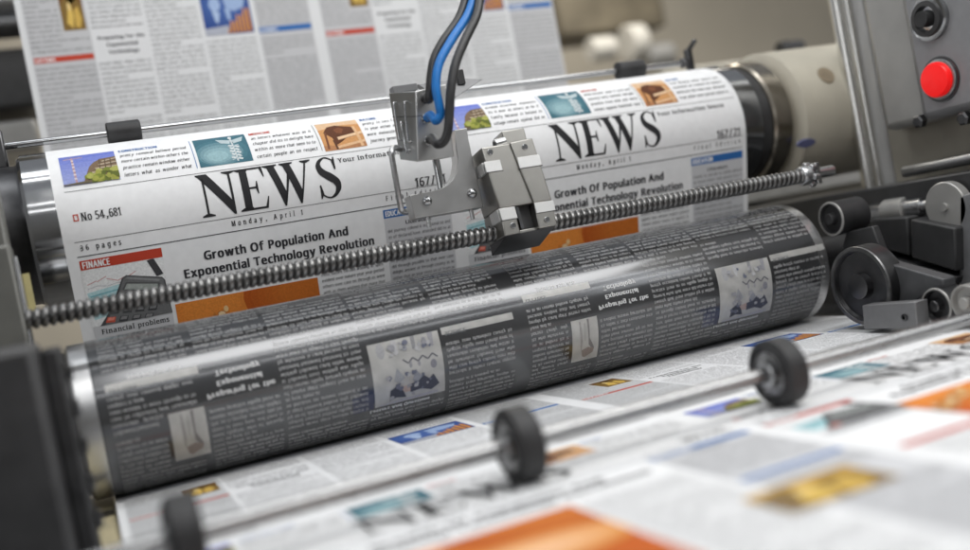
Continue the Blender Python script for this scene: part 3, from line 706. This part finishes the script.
b = MB(); b.prism(fr, q2((520, 234), (539, 230), (532, 202), (513.5, 205.5)), .03, BLACKP, c=-.012); b.build('recess', t)
b = MB(); b.prism(fr, q2((522.5, 228), (525.5, 227.4), (519.5, 205.8), (516.5, 206.2)), .008, DARKM, c=-.0035); b.build('recess_rib', t)
b = MB(); b.prism(fr, q2((520.8, 233), (539, 229.4), (538.2, 226.2), (520.1, 229.8)), .02, NICKEL, c=-.003); b.build('recess_lip', t, bevel=.0008)
def under(a, c):   # lower nose: slants back and down from the front edge
    f = [fr.p(*a), fr.p(*c), fr.p(c[0], c[1] - .001, 0) + np.array([0, .054, -.020]), fr.p(a[0], a[1] - .001, 0) + np.array([0, .054, -.020])]
    return f
b = MB(); u0 = under(bl + [.001, -.0004], br + [-.001, -.0004]); top = [p + np.array([0, .0, 0]) for p in u0]
b.add([u0[0], u0[1], u0[2], u0[3], u0[3] + np.array([0, 0, .0195]), u0[2] + np.array([0, 0, .0195])], [(0, 1, 2, 3), (3, 2, 5, 4), (0, 3, 4), (1, 5, 2), (0, 4, 5, 1)], DARKM)
b.build('lower_nose', t, bevel=.0008)
# raised back tab rising above the body on the right
ta, tb, tc_, td = P(504, 146), P(512, 127), P(527, 124), P(531.5, 140)
b = MB(); b.prism(fr, q2((510, 147), (531.5, 142), (527, 125), (504.5, 128.5)), .03, NICKEL, c=-.010); b.build('back_tab', t, bevel=.0012)
# pale cover plates
for q, rs in ((((486.5, 172.5), (502.5, 170.2), (499.7, 159.8), (483.6, 162)), 0), (((519, 169), (541, 165.6), (538.2, 155), (516.2, 158.2)), RAISE), (((502, 220.5), (517.6, 217.8), (514.4, 206.4), (498.6, 209)), 0), (((535.8, 213.6), (554.6, 210.6), (552.1, 200.8), (533.2, 203.6)), RAISE)):
    b = MB(); b.prism(fr, [tuple(P(*k)) for k in q], .0022, PALE, c=.0006 + rs); cp_ = b.build('cover_plate', t, bevel=.0003)
    b = MB(); k0, k1 = P(*q[0]), P(*q[1]); b.prism(fr, [tuple(k0 + [-.001, -.0009]), tuple(k1 + [.001, -.0009]), tuple(k1 + [.001, -.0001]), tuple(k0 + [-.001, -.0001])], .0020, BLACKP, c=.0003 + rs); b.build('plate_seam', cp_)
for q in (((483.6, 162), (486.5, 172.5)), ((498.6, 209), (502, 220.5))):
    a0_, a1_ = P(*q[0]), P(*q[1]); off_ = np.array([-.0012, 0])
    f_ = [fr.p(*(a0_ + off_), -.004), fr.p(*(a1_ + off_), -.004), fr.p(*(a1_ + off_), -.030), fr.p(*(a0_ + off_), -.030)]
    b = MB(); b.hexa(f_, [x + np.array([.004, 0, 0]) for x in f_], PALE); b.build('side_band', t, bevel=.0003)
for u, v in ((490, 152), (524, 147.5), (513, 225.5), (546, 220)):
    rs = RAISE if u > 520 else 0
    a = P(u, v); p0 = fr.p(*a, -.005); p1 = fr.p(*a, .0014 + rs)
    b = MB(); b.cyl(p0, p1, .0037, CHROME, 20); s = b.build('slotted_screw', t, bevel=.0006)
    b = MB(); b.prism(fr, [(a[0] - .0030, a[1] - .0018), (a[0] - .0022, a[1] - .0026), (a[0] + .0030, a[1] + .0018), (a[0] + .0022, a[1] + .0026)], .0005, BLACKP, c=.0016 + rs); b.build('screw_slot', s)
p = fr.p(*P(498, 141.5), -.012); q = fr.p(*P(508, 138.5), -.012)
b = MB(); d = Vector(q) - Vector(p); b.lathe(p, [(0, .0034), (.0004, .0062), (d.length, .0062)], STEEL, axis=d, n=24); b.build('plug', t)
b = MB(); b.lathe(Vector(p) - d * .02, [(0, .0040), (.0006, .0040)], BLACKP, axis=d, n=20); b.build('plug_bore', t)

# ================================================================== SENSOR HEAD
O = at_y(418, 160, 1.085)
t = thing('sensor_head', 'small aluminium sensor block with cable ports on a plate with a round cut-out', 'sensor head', tuple(O))
fh = Frame(O, 3.0)
H = lambda u, v: np.array(fh.px(u, v))
b = MB()
c0, c1 = fh.p(*H(418, 162)), fh.p(*H(415.5, 91))
r0, r1 = fh.p(*H(454, 156.5)), fh.p(*H(446, 84))
# left face runs back from the near vertical edge
def back_of(u, v, Yb): return at_y(u, v, Yb)
l0, l1 = at_y(400, 159.5, 1.085 + .042), at_y(388.5, 93, 1.085 + .046)
rb0, rb1 = r0 + np.array([-.004, .05, .004]), r1 + np.array([-.004, .05, .004])
V = [c0, c1, r0, r1, l0, l1, rb0, rb1]
b.add(V, [(0, 2, 3, 1), (4, 0, 1, 5), (6, 4, 5, 7), (2, 6, 7, 3), (1, 3, 7, 5), (4, 6, 2, 0)], SATIN)
hb = b.build('head_block', t, bevel=.0010)
# seam round the block, pins on its left face, cable ports on its front face
def lerp(a, b_, k): return a * (1 - k) + b_ * k
def lf(s_, h): return lerp(lerp(l0, c0, s_), lerp(l1, c1, s_), h)      # left face, s towards the near edge
def ff(s_, h): return lerp(lerp(c0, r0, s_), lerp(c1, r1, s_), h)
nl = np.cross(c0 - l0, l1 - l0); nl /= np.linalg.norm(nl); nl = nl if nl[0] < 0 else -nl
nf = np.array([0, -1., .05]); nf /= np.linalg.norm(nf)
b = MB()
for f_, n_ in ((lf, nl), (ff, nf)):
    s1 = 1.0 if f_ is lf else .55
    q = [f_(.0, .636), f_(s1, .636), f_(s1, .646), f_(.0, .646)]
    b.hexa([x + n_ * .00025 for x in q], [x - n_ * .002 for x in q], BLACKP)
b.build('head_seam', t)
for s_, h0, h1 in ((.20, .30, .85), (.62, .28, .85)):
    b = MB(); b.tube([lf(s_, h1) + nl * -.001, lf(s_, h1) + nl * .0022, lf(s_ + .02, h1 - .06) + nl * .003, lf(s_ + .05, h0 + .06) + nl * .003, lf(s_ + .06, h0) + nl * .0022, lf(s_ + .06, h0) + nl * -.001], .0014, CHROME, n=12); b.build('wire_clip', t)
b = MB(); b.tube([lf(.38, .55) + nl * -.001, lf(.38, .55) + nl * .002, lf(.46, .35) + nl * .0028, lf(.52, .13) + nl * .002, lf(.52, .13) + nl * -.001], .0014, CHROME, n=12)
b.lathe(lf(.52, .14), [(-.001, .003), (.0012, .003)], STEEL, axis=nl, n=16); b.build('wire_clip', t)
PORTS = [(.30, .865), (.30, .585), (.34, .275)]
for s_, h in PORTS:
    c = ff(s_, h)
    b = MB(); b.lathe(c, [(-.003, .0062), (.0006, .0062), (.0014, .0056), (.0034, .0054)], CHROME if h < .8 else DARKM, axis=nf, n=28); pt = b.build('cable_port', t)
    b = MB(); b.lathe(c, [(.0030, .0047), (.0038, .0047)], BLACKP, axis=nf, n=24); b.build('port_bore', pt)
# bracket and arm on top of the block
b = MB(); z = np.array([0, 0, 1.])
q0 = lf(.25, 1); b.hexa([q0 + [0, .004, .0002], q0 + [.030, .001, .0005], q0 + [.030, .001, .009], q0 + [0, .004, .009]], [q0 + [0, .02, .0002], q0 + [.030, .017, .0005], q0 + [.030, .017, .009], q0 + [0, .02, .009]], GREYP)
b.build('top_bracket', t, bevel=.0008)
b = MB(); a0 = at_y(446, 104, 1.13); a1 = at_y(483, 79, 1.15); a2 = at_y(462, 78, 1.15); a3 = at_y(418, 84, 1.13)
b.hexa([a0, a1, a2, a3], [x + np.array([0, .012, .0]) for x in (a0, a1, a2, a3)], GREYP); b.build('arm', t, bevel=.0006)
b = MB(); k0 = at_y(458.5, 83, 1.142); b.box((k0[0], k0[1], k0[2] - .002), (k0[0] + .010, k0[1] + .010, k0[2] + .017), BLACKP); b.build('arm_clamp', t, bevel=.001)
# mounting plate with quarter-round cut-out
Op = at_y(450, 205, 1.118); fp = Frame(Op, 3.0)
Q = lambda u, v: tuple(fp.px(u, v))
poly = [Q(415, 218.5), Q(483.5, 207), Q(468.5, 139), Q(467, 127.5), Q(454.5, 130), Q(456.5, 150), Q(458, 160), Q(456.5, 171), Q(453, 179), Q(447.5, 184.5), Q(440.5, 188.5), Q(431, 191.5), Q(409.5, 195)]
b = MB(); b.prism(fp, poly, .022, SATIN); mp_ = b.build('mounting_plate', t, bevel=.0008)
for u, v in ((427, 201), (472, 193.5)):
    c = fp.p(*Q(u, v)); b = MB(); b.lathe(c, [(-.001, .0062), (.0015, .0062), (.0040, .0048), (.0052, .0026), (.0054, .0006)], CHROME, axis=fp.n, n=28); b.build('dome_screw', mp_)
for u, v in ((429, 216), (472.5, 208)):
    c = fp.p(*Q(u, v), -.006); b = MB(); b.cyl(c, c - fp.u * .013, .0026, STEEL, 14); b.build('stop_pin', t)
c = fp.p(*Q(438.5, 158), -.010); d = fp.p(*Q(444, 187), -.010); b = MB(); b.cyl(c, d, .0046, CHROME, 20); b.build('lift_rod', t)
b = MB(); yb = 1.105
b.tube([at_y(399, 149, yb + .02), at_y(394, 148, yb + .006), at_y(391.7, 152, yb), at_y(392.5, 160, yb), at_y(396.5, 184, yb + .003), at_y(400.5, 206, yb + .008), at_y(402.5, 211, yb + .012), at_y(407, 212, yb + .016)], .0036, STEEL, n=14); b.build('guard_wire', t)

# ================================================================== CABLES
def px_path(pts, r, m): b = MB(); b.tube([at_y(u, v, y) for u, v, y in pts], r, m, n=20, sub=10); return b
CBLK = mat('black_cable_jacket', (0.020, 0.020, 0.021), 0.38, 0, 0.15, 80, rvar=0.06); CBLU = mat('blue_cable_jacket', (0.006, 0.16, 0.50), 0.40, 0, 0.08, 80, rvar=0.06)
p1, p2, p3 = (ff(*q) for q in PORTS)
b = MB(); b.tube([at_y(470, -40, 1.10), at_y(468, -14, 1.085), at_y(465.5, 0, 1.08), at_y(458.5, 19, 1.075), at_y(444, 40, 1.07), at_y(434.5, 58, 1.068), at_y(431, 76, 1.066), at_y(430, 90, 1.064), at_y(429, 99, 1.066), p1 + nf * .012, p1 + nf * -.001], .0054, CBLK, n=20, sub=10)
tag(b.build('cable'), 'black cable behind the blue one, plugged into the top port of the sensor block', 'cable', 'cables of the sensor head')
b = MB(); b.tube([at_y(476, -40, 1.09), at_y(475, -14, 1.075), at_y(473, 0, 1.07), at_y(466.5, 17, 1.064), at_y(451, 41, 1.056), at_y(439, 64, 1.052), at_y(436, 86, 1.050), at_y(439, 104, 1.050), at_y(440.5, 114, 1.052), at_y(436, 120.5, 1.056), p2 + nf * .016, p2 + nf * -.001], .0052, CBLU, n=20, sub=10)
tag(b.build('cable'), 'bright blue cable looping into the middle port of the sensor block', 'cable', 'cables of the sensor head')
b = MB(); b.tube([at_y(482, -40, 1.085), at_y(482, -14, 1.07), at_y(479.5, 0, 1.062), at_y(476, 17, 1.055), at_y(465, 40, 1.048), at_y(455.5, 64, 1.043), at_y(451, 88, 1.040), at_y(449.5, 111, 1.040), at_y(448, 130, 1.040), at_y(444, 141, 1.044), at_y(437.5, 144, 1.052), p3 + nf * .012, p3 + nf * -.001], .0054, CBLK, n=20, sub=10)
tag(b.build('cable'), 'black cable right of the blue one, curving into the lowest port of the sensor block', 'cable', 'cables of the sensor head')

# ================================================================== FRONT FEED SHAFT WITH WHEELS
YF, RF = 0.737, 0.0310
ZF = ZW + RF + .0008
t = thing('feed_shaft', 'bright steel shaft carrying black rubber wheels across the flat paper in front', 'shaft', (0.3, YF, ZF))
b = MB(); b.cyl((-.2, YF, ZF), (.87, YF, ZF), .0070, mat('shaft_steel', (.36, .36, .36), .28, 1, .10, 40, stretch=(1, 6, 6), rvar=.08), 32); b.build('shaft', t)
def wheel(x, parent):
    w = .024
    b = MB(); b.lathe((x, YF, ZF), [(.0, .0205), (.0008, .0285), (.0028, RF), (w - .0028, RF), (w - .0008, .0285), (w, .0205)], RUBBER, n=64, caps=False); ty = b.build('wheel', parent)
    b = MB(); b.lathe((x, YF, ZF), [(.0, .0206), (.0022, .0196), (.0026, .0125), (-.0030, .0118), (-.0034, .0072), (w - .0022, .0072), (w - .0022, .0196), (w, .0206)], mat('dull_hub_steel', (.30, .30, .30), .35, 1, .25, 60, rvar=.1), n=48, caps=False)
    for k in range(5):
        a = k * 2 * PI / 5 + .4; b.cyl((x + .0018, YF + .0165 * math.cos(a), ZF + .0165 * math.sin(a)), (x + .0036, YF + .0165 * math.cos(a), ZF + .0165 * math.sin(a)), .0018, BLACKP, 10)
    hb_ = b.build('hub', ty)
    b = MB(); b.lathe((x - .0036, YF, ZF), [(.003, .0118), (0, .0114), (-.0008, .0104), (-.0008, .0084), (.003, .0080)], STEEL, n=40, caps=False); b.lathe((x - .0010, YF, ZF), [(.003, .0262), (.0, .0258), (-.0006, .0250), (.0, .0240), (.003, .0236)], RUBBER, n=56, caps=False); b.build('bearing_ring', ty)
for u, v in ((166, 528), (506, 447), (768, 373)): wheel(at_y(u, v, YF)[0], t)

# ================================================================== RIGHT SIDE: FRAME, CONTROL BOX
XB = 1.15
def on_x(pts, X): return [at_x(u, v, X) for u, v in pts]
t = thing('control_box', 'grey control box with a red push button and a black knob', 'control box', tuple(at_x(930, 110, XB)))
ye = at_x(899, 0, XB)[1]; zb = at_x(914, 124, XB)[2]
b = MB(); b.box((XB, .72, zb), (XB + .12, ye, zb + .40), mat('control_box_paint', (.27, .272, .28), .40, .3, .08, 40, bump=.04, rvar=.1)); b.build('box', t, bevel=.012)
p = at_x(941, 79, XB)
b = MB(); b.lathe(p, [(.006, .0282), (-.004, .0282), (-.005, .026)], STEEL, axis=(1, 0, 0), n=40); b.lathe(p, [(0, .0315), (-.002, .0315)], DARKM, n=40); b.build('button_collar', t)
REDB = mat('red_button_plastic', (0.80, 0.006, 0.006), 0.35, 0, 0.04, 60, rvar=.05, emit=((1.0, .012, .012), .35))
b = MB(); b.lathe(p, [(-.006, .0245), (-.011, .0245), (-.014, .0225), (-.0155, .012), (-.016, .001)], REDB, n=40); b.build('push_button', t)
p = at_x(931, 18, XB)
b = MB(); b.lathe(p, [(.004, .031), (-.006, .031), (-.007, .027)], CHROME, n=40); b.build('knob_collar', t)
b = MB(); b.lathe(p, [(-.004, .0255), (-.012, .0245), (-.013, .018), (-.006, .016)], BLACKP, n=40); b.lathe(p, [(-.006, .012), (-.020, .011)], RUBBER, n=24); b.build('knob', t)
for u, v in ((921, 121), (966, 118)):
    p = at_x(u, v, XB); b = MB(); b.lathe(p, [(.002, .010), (-.007, .010), (-.009, .007)], DARKM, n=6); b.build('bolt', t)
b = MB(); y2 = at_x(860, 0, XB + .03)[1]; z2 = at_x(887, 132, XB + .03)[2]
b.box((XB + .03, ye + .0003, z2), (XB + .12, y2, z2 + .42), LGREYP); b.build('back_plate', t, bevel=.012)

t = thing('frame_column', 'grey steel machine column with a polished round edge rail beside the control box', 'machine frame', tuple(at_x(870, 190, 1.22)))
a = at_x(845, 40, 1.22); c = at_x(868, 0, 1.22)
yA = at_x(845, 0, 1.22)[1]; zA = at_x(878, 196, 1.22)[2]
yM = at_x(862, 0, 1.22)[1]
b = MB(); b.box((1.224, .5, zA), (1.26, yM - .0003, .75), mat('taupe_panel', (.30, .28, .235), .5, .1, .1, 12)); b.build('taupe_panel', t)
b = MB(); b.box((1.22, yM, zA), (1.26, yA, .75), mat('column_steel', (.46, .46, .455), .40, .35, .10, 20, stretch=(4, 4, 1), rvar=.1)); b.build('column', t, bevel=.003)
POST = mat('bright_post_steel', (.66, .655, .63), .24, 1, .06, 40, stretch=(6, 6, 1), rvar=.08)
p = at_x(837, 0, 1.216); b = MB(); b.cyl((p[0], p[1], zA - .005), (p[0], p[1], .7), .0135, POST, 32); b.build('edge_rail', t)
b = MB(); b.cyl((p[0] + .0006, p[1] - .0205, zA - .003), (p[0] + .0006, p[1] - .0205, .7), .0068, POST, 24); b.build('edge_rail', t)
b = MB(); p = at_x(905, 172, 1.19); q = at_x(972, 158, 1.19); b.cyl(p, q + (q - p) * .6, .0085, STEEL, 24); b.build('cross_rail', t)
p = at_x(872, 192, 1.16); q = at_x(972, 160, 1.16)
b = MB(); b.box((1.17, .55, zA - .035), (1.30, yA + .03, zA), LGREYP); b.build('base_ledge', t, bevel=.002)

# beige side cabinet of the press behind the cylinder end
t = thing('press_cabinet', 'beige painted press cabinet standing behind the right end of the chrome cylinder', 'cabinet', (1.6, 1.75, -.2))
z0 = at_y(760, 57, 1.75)[2]
b = MB(); b.box((1.2, 1.75, -1.19), (3.2, 2.3, z0), BEIGE); b.build('cabinet_body', t, bevel=.006)
RD = .114
def on_drum(u, v):
    r = ray(u, v); A = r[1] ** 2 + r[2] ** 2; B = r[1] * Y1 + r[2] * Z1; D = B * B - A * (Y1 * Y1 + Z1 * Z1 - RD * RD)
    q = r * ((B - math.sqrt(max(D, 0))) / A); n_ = np.array([0, q[1] - Y1, q[2] - Z1]); return q, n_ / np.linalg.norm(n_)
dr = thing('beige_drum', 'beige painted drum continuing the line of the chrome cylinder to the right', 'drum', (1.12, Y1, Z1))
b = MB(); b.lathe((0, Y1, Z1), [(1.104, .100), (1.110, RD), (1.60, RD), (1.606, .10)], mat('beige_drum_paint', (.52, .485, .40), .42, 0, .10, 12, rvar=.1), n=96); b.build('drum_shell', dr)
q, n_ = on_drum(826, 75); b = MB(); b.lathe(q, [(-.002, .016), (.0015, .015)], mat('rust_brown_mark', (.36, .29, .20), .7, 0, .3, 30), axis=n_, n=24); b.build('cap', dr)
q, n_ = on_drum(806, 143); b = MB(); b.lathe(q, [(-.001, .0075), (.0012, .0072)], mat('blue_label', (.13, .14, .27), .5), axis=n_, n=24)
b.v = [(q[0] + (x - q[0]) * 2.6, y, z) for x, y, z in b.v]; b.build('blue_tag', dr)
b = MB(); p0 = at_y(783, 168, 1.73); b.box((1.15, 1.70, p0[2] - .06), (2.4, 1.7497, p0[2] - .005), LGREYP); b.build('lower_rail', t, bevel=.002)
b = MB(); p = at_y(790, 48, 1.76); b.lathe((p[0], 1.76, p[2]), [(-.03, .016), (.03, .016)], BLACKP, n=20); b.lathe((p[0] - .01, 1.76, z0), [(0, .008), (.03, .008)], BLACKP, axis=(0, 0, 1), n=12); b.build('knob', t)

# ================================================================== RIGHT SIDE: ROLLER CLUSTER
def disc_prof(r, w, lip): return [(w, r), (.0012, r), (0, r - .0012), (0, r - lip), (.005, r - lip - .0015), (.005, r * .34), (-.004, r * .32), (-.0048, r * .28), (-.0048, .0005)]
XW = 0.90
p = at_x(860, 286, XW)
t = thing('nip_roller', 'big dark wheel with a worn grey rim at the right end of the plate cylinder', 'roller', tuple(p))
b = MB(); b.lathe(p, disc_prof(.0505, .026, .007), DARKM, n=72); b.build('wheel_disc', t)
b = MB(); b.lathe(p, [(.0008, .0506), (-.0014, .0500), (-.0014, .0452), (.0008, .0446)], mat('worn_rim_metal', (.20, .20, .20), .34, 1, .25, 60, rvar=.1), n=72, caps=False); b.build('rim', t)
b = MB(); b.cyl(p, p + np.array([.06, 0, 0]), .012, DARKM, 24); b.build('axle', t)
t = thing('pivot_arm', 'dark tapering arm reaching from the big wheel to the small pulleys', 'lever', tuple(at_x(905, 285, .915)))
b = MB(); f_ = on_x([(872, 300), (884, 262), (943, 279), (944, 289), (930, 292), (917, 300), (905, 318)], .915); b.hexa(f_, [x + np.array([.02, 0, 0]) for x in f_], mat('dark_cast_arm', (.085, .086, .09), .45, .3, .15, 50, bump=.04)); b.build('arm_body', t, bevel=.002)
t = thing('end_plate', 'flat grey metal plate with one screw below the big wheel', 'plate', tuple(at_x(890, 330, .88)))
b = MB(); f_ = on_x([(864, 329.5), (862, 305.5), (915, 302), (917.5, 328)], .88); b.hexa(f_, [x + np.array([.02, 0, 0]) for x in f_], mat('bead_blasted_plate', (.23, .23, .235), .5, .7, .06, 120, bump=.03)); b.build('plate', t, bevel=.0012)
b = MB(); p = at_x(905, 317.5, .88); b.lathe(p, [(.001, .0042), (-.002, .0042), (-.0024, .0022), (.0, .0022)], DARKM, n=20); b.build('screw', t)
def pulley(name, u, v, X, r, label, m=DARKM, ln=.03, lip=.003, group=None):
    p = at_x(u, v, X); t = thing(name, label, 'pulley', tuple(p), group)
    b = MB(); b.lathe(p, disc_prof(r, ln, lip), m, n=48); b.build('pulley_disc', t)
    b = MB(); b.lathe(p, [(.0006, r + .0001), (-.001, r - .0004), (-.001, r - lip * .7), (.0006, r - lip * .75)], LGREYP, n=48, caps=False); b.build('rim', t); return t
pulley('small_pulley', 936.5, 306, .905, .0212, 'small black pulley at the lower end of the tapering arm', group='small pulleys')
pulley('small_pulley', 966, 303, .905, .0207, 'grey small pulley cut by the right edge of the picture', m=LGREYP, group='small pulleys')
t = pulley('end_roller', 831, 219, .985, .0245, 'short black roller beside the top right end of the plate cylinder', m=RUBBER, ln=.05, lip=.004)
p = at_x(945, 207, 1.10)
t = thing('hand_disc', 'pale grey round disc on a stepped shaft below the control box', 'disc', tuple(p))
b = MB(); b.lathe(p, [(.014, .034), (.0015, .0345), (0, .033), (0, .006), (-.004, .0055), (-.004, .0005)], LGREYP, n=56); b.build('disc', t)
b = MB()
yy = p[1]
for x_, y0, y1, r in ((1.112, .0, .055, .009), (1.112, .055, .085, .013), (1.112, .085, .125, .018), (1.112, .125, .155, .014)):
    b.cyl((x_ + .01, yy + y0, p[2] + .004), (x_ + .01, yy + y1 - .0004, p[2] + .004), r, STEEL if r != .018 else LGREYP, 28)
b.build('stepped_shaft', t)
t = thing('motor_housing', 'pair of black boxy motor housings stacked side by side under the pale disc', 'motor', tuple(at_x(910, 262, 1.09)))
def slab(pts, X, d, m, name, t, bev=.003): b = MB(); f_ = on_x(pts, X); b.hexa(f_, [x + np.array([d, 0, 0]) for x in f_], m); return b.build(name, t, bevel=bev)
slab([(871, 246), (871, 219), (907, 217), (909, 256)], 1.09, .09, BLACKP, 'housing', t); slab([(911, 258), (910, 219), (955, 228), (956, 272)], 1.085, .09, BLACKP, 'housing', t)
slab([(868, 251), (868, 258), (955, 284), (957, 277)], 1.088, .09, BLACKP, 'housing_foot', t, .001)
t = thing('side_bearer', 'black upright bearer plate at the far right edge behind the pulleys', 'machine frame', tuple(at_x(968, 330, 1.05)))
slab([(958, 300), (959, 196), (1010, 180), (1010, 330)], 1.10, .05, GREYP, 'bearer_plate', t)
t = thing('base_beam', 'black machine beam along the bottom of the roller cluster', 'machine frame', (1.2, 1.2, ZW - .1))
b = MB(); b.box((1.03, .4, ZW - .2), (1.12, 1.7, ZW - .003), BLACKP); b.box((1.12, .4, ZW - .2), (1.4, 2.0, -.02), BLACKP); b.build('beam', t, bevel=.003)
t = thing('bearing_block', 'small beige bearing block between the short roller and the motor housings', 'bearing', tuple(at_y(862, 245, 1.19)))
p = at_y(862, 240, 1.19); b = MB(); b.box((p[0] - .012, 1.19, p[2] - .02), (p[0] + .012, 1.22, p[2] + .018), BEIGE); b.lathe((p[0], 1.19, p[2]), [(-.001, .006), (.003, .006)], STEEL, axis=(0, -1, 0), n=16); b.build('block', t, bevel=.003)

t = thing('added_bracket', 'added black bracket darkening the gap between the short roller and the big wheel', 'bracket', tuple(at_x(858, 262, 1.0)))
slab([(842, 246), (846, 232), (872, 226), (882, 252), (874, 266), (850, 262)], 1.0, .012, BLACKP, 'added_dark_plate', t, .002)  # added black plate that fills the gap with dark
# ================================================================== LEFT SIDE
t = thing('frame_upright', 'grey green machine upright at the left edge beside the cylinder end', 'machine frame', (-.1, 1.15, -.1))
p = at_y(5, 220, 1.15)
b = MB(); b.box((p[0] - .08, 1.15, -1.19), (p[0], 1.19, .1), GREEN_GREY); b.box((p[0] - .08, 1.19, -1.19), (p[0] - .003, 1.24, .17), GREEN_GREY); b.build('upright', t, bevel=.004)
b = MB(); b.box((p[0] + .0002, 1.152, -.2), (p[0] + .004, 1.17, .085), CHROME); b.build('edge_strip', t, bevel=.001)
b = MB(); q = at_y(30, 293, 1.21); b.box((q[0] - .004, 1.205, q[2] - .02), (q[0] + .003, 1.215, q[2] + .022), mat('pale_yellow_strip', (.52, .46, .22), .5)); b.build('yellow_strip', t)
b = MB(); q = at_y(2, 148, Y1); b.box((q[0] - .03, Y1 - .015, ZR - .03), (q[0] + .004, Y1 + .015, ZR + .02), DARKM); b.build('rod_bearing', t, bevel=.003)
t = thing('drive_cover', 'black drive housing blurred in the foreground at the lower left corner', 'machine cover', (-.15, .8, -.3))
YC = .86
p = at_y(35, 342, YC)
b = MB(); b.box((-.6, YC, -.7), (p[0], YC + .10, p[2]), BLACKP); b.build('cover', t, bevel=.008)
b = MB(); b.box((p[0] + .0003, YC + .02, -.7), (p[0] + .016, YC + .10, p[2] - .008), RUBBER)
for k in range(5): b.lathe((p[0] + .016, YC + .05, p[2] - .03 - .032 * k), [(0, .010), (.006, .008)], DARKM, n=16)
b.build('cover_edge', t, bevel=.004)
t = thing('wooden_rest', 'pale wooden rest under the left end of the plate cylinder', 'block', (-.05, 1.1, ZW - .08))
WOOD = mat('pale_wood', (.46, .40, .25), .6, 0, .25, 14, bump=.05, stretch=(8, 1, 1))
b = MB(); b.box((-.075, .90, ZW - .12), (-.0042, 1.24, ZW - .006), WOOD); b.build('rest', t, bevel=.003)
b = MB(); b.box((-.075, 1.10, ZW - .0058), (-.006, 1.115, ZW - .002), DARKM); b.build('rest_strip', t)
t = thing('machine_bed', 'dark steel bed plate carrying the flat run of printed paper', 'machine bed', (.5, .8, ZW - .02))
b = MB(); b.box((-.004, .1, ZW - .03), (1.02, 1.16, ZW - .004), DARKM); b.build('bed_plate', t, bevel=.002)

# ================================================================== FAR BACKGROUND
def far(name, label, cat, boxes, cyls=(), Yb=2.35):
    t = None
    for i, (u0, v0, u1, v1, m, part) in enumerate(boxes):
        a = at_y(u0, v1, Yb); c = at_y(u1, v0, Yb)
        if t is None: t = thing(name, label, cat, (a[0], Yb, a[2]))
        b = MB(); b.box((a[0], Yb + .002 * i, a[2]), (c[0], Yb + .25, max(c[2], a[2] + .02)), m); b.build(part, t, bevel=.01)
    for u, v, r, ln, m, part in cyls:
        a = at_y(u, v, Yb); b = MB(); b.lathe((a[0], Yb - .03, a[2]), [(0, r), (ln, r)], m, n=36); b.build(part, t, bevel=.004)
    return t
far('far_press_unit', 'blurred grey press unit with a black housing beyond the left edge of the hanging sheet', 'machine',
    [(-60, 45, 34, 116, BLACKP, 'housing'), (-60, 117, 36, 160, LGREYP, 'base')], [(-40, 8, .03, .19, STEEL, 'roller'), (-40, 33, .028, .2, DARKM, 'roller')])
far('far_gear_unit', 'blurred brown and white machine parts beyond the right edge of the hanging sheet', 'machine',
    [(562, -40, 655, 36, mat('brown_machine', (.14, .12, .085), .5, .3, .3, 8), 'housing'), (562, 70, 690, 120, LGREYP, 'base')],
    [(586, 52, .045, .10, mat('white_roller', (.60, .58, .53), .35, .0, .1, 10), 'roller'), (622, 46, .07, .07, mat('white_roller', (.72, .71, .68), .35), 'roller'), (640, 60, .05, .12, LGREYP, 'roller')], Yb=3.3)
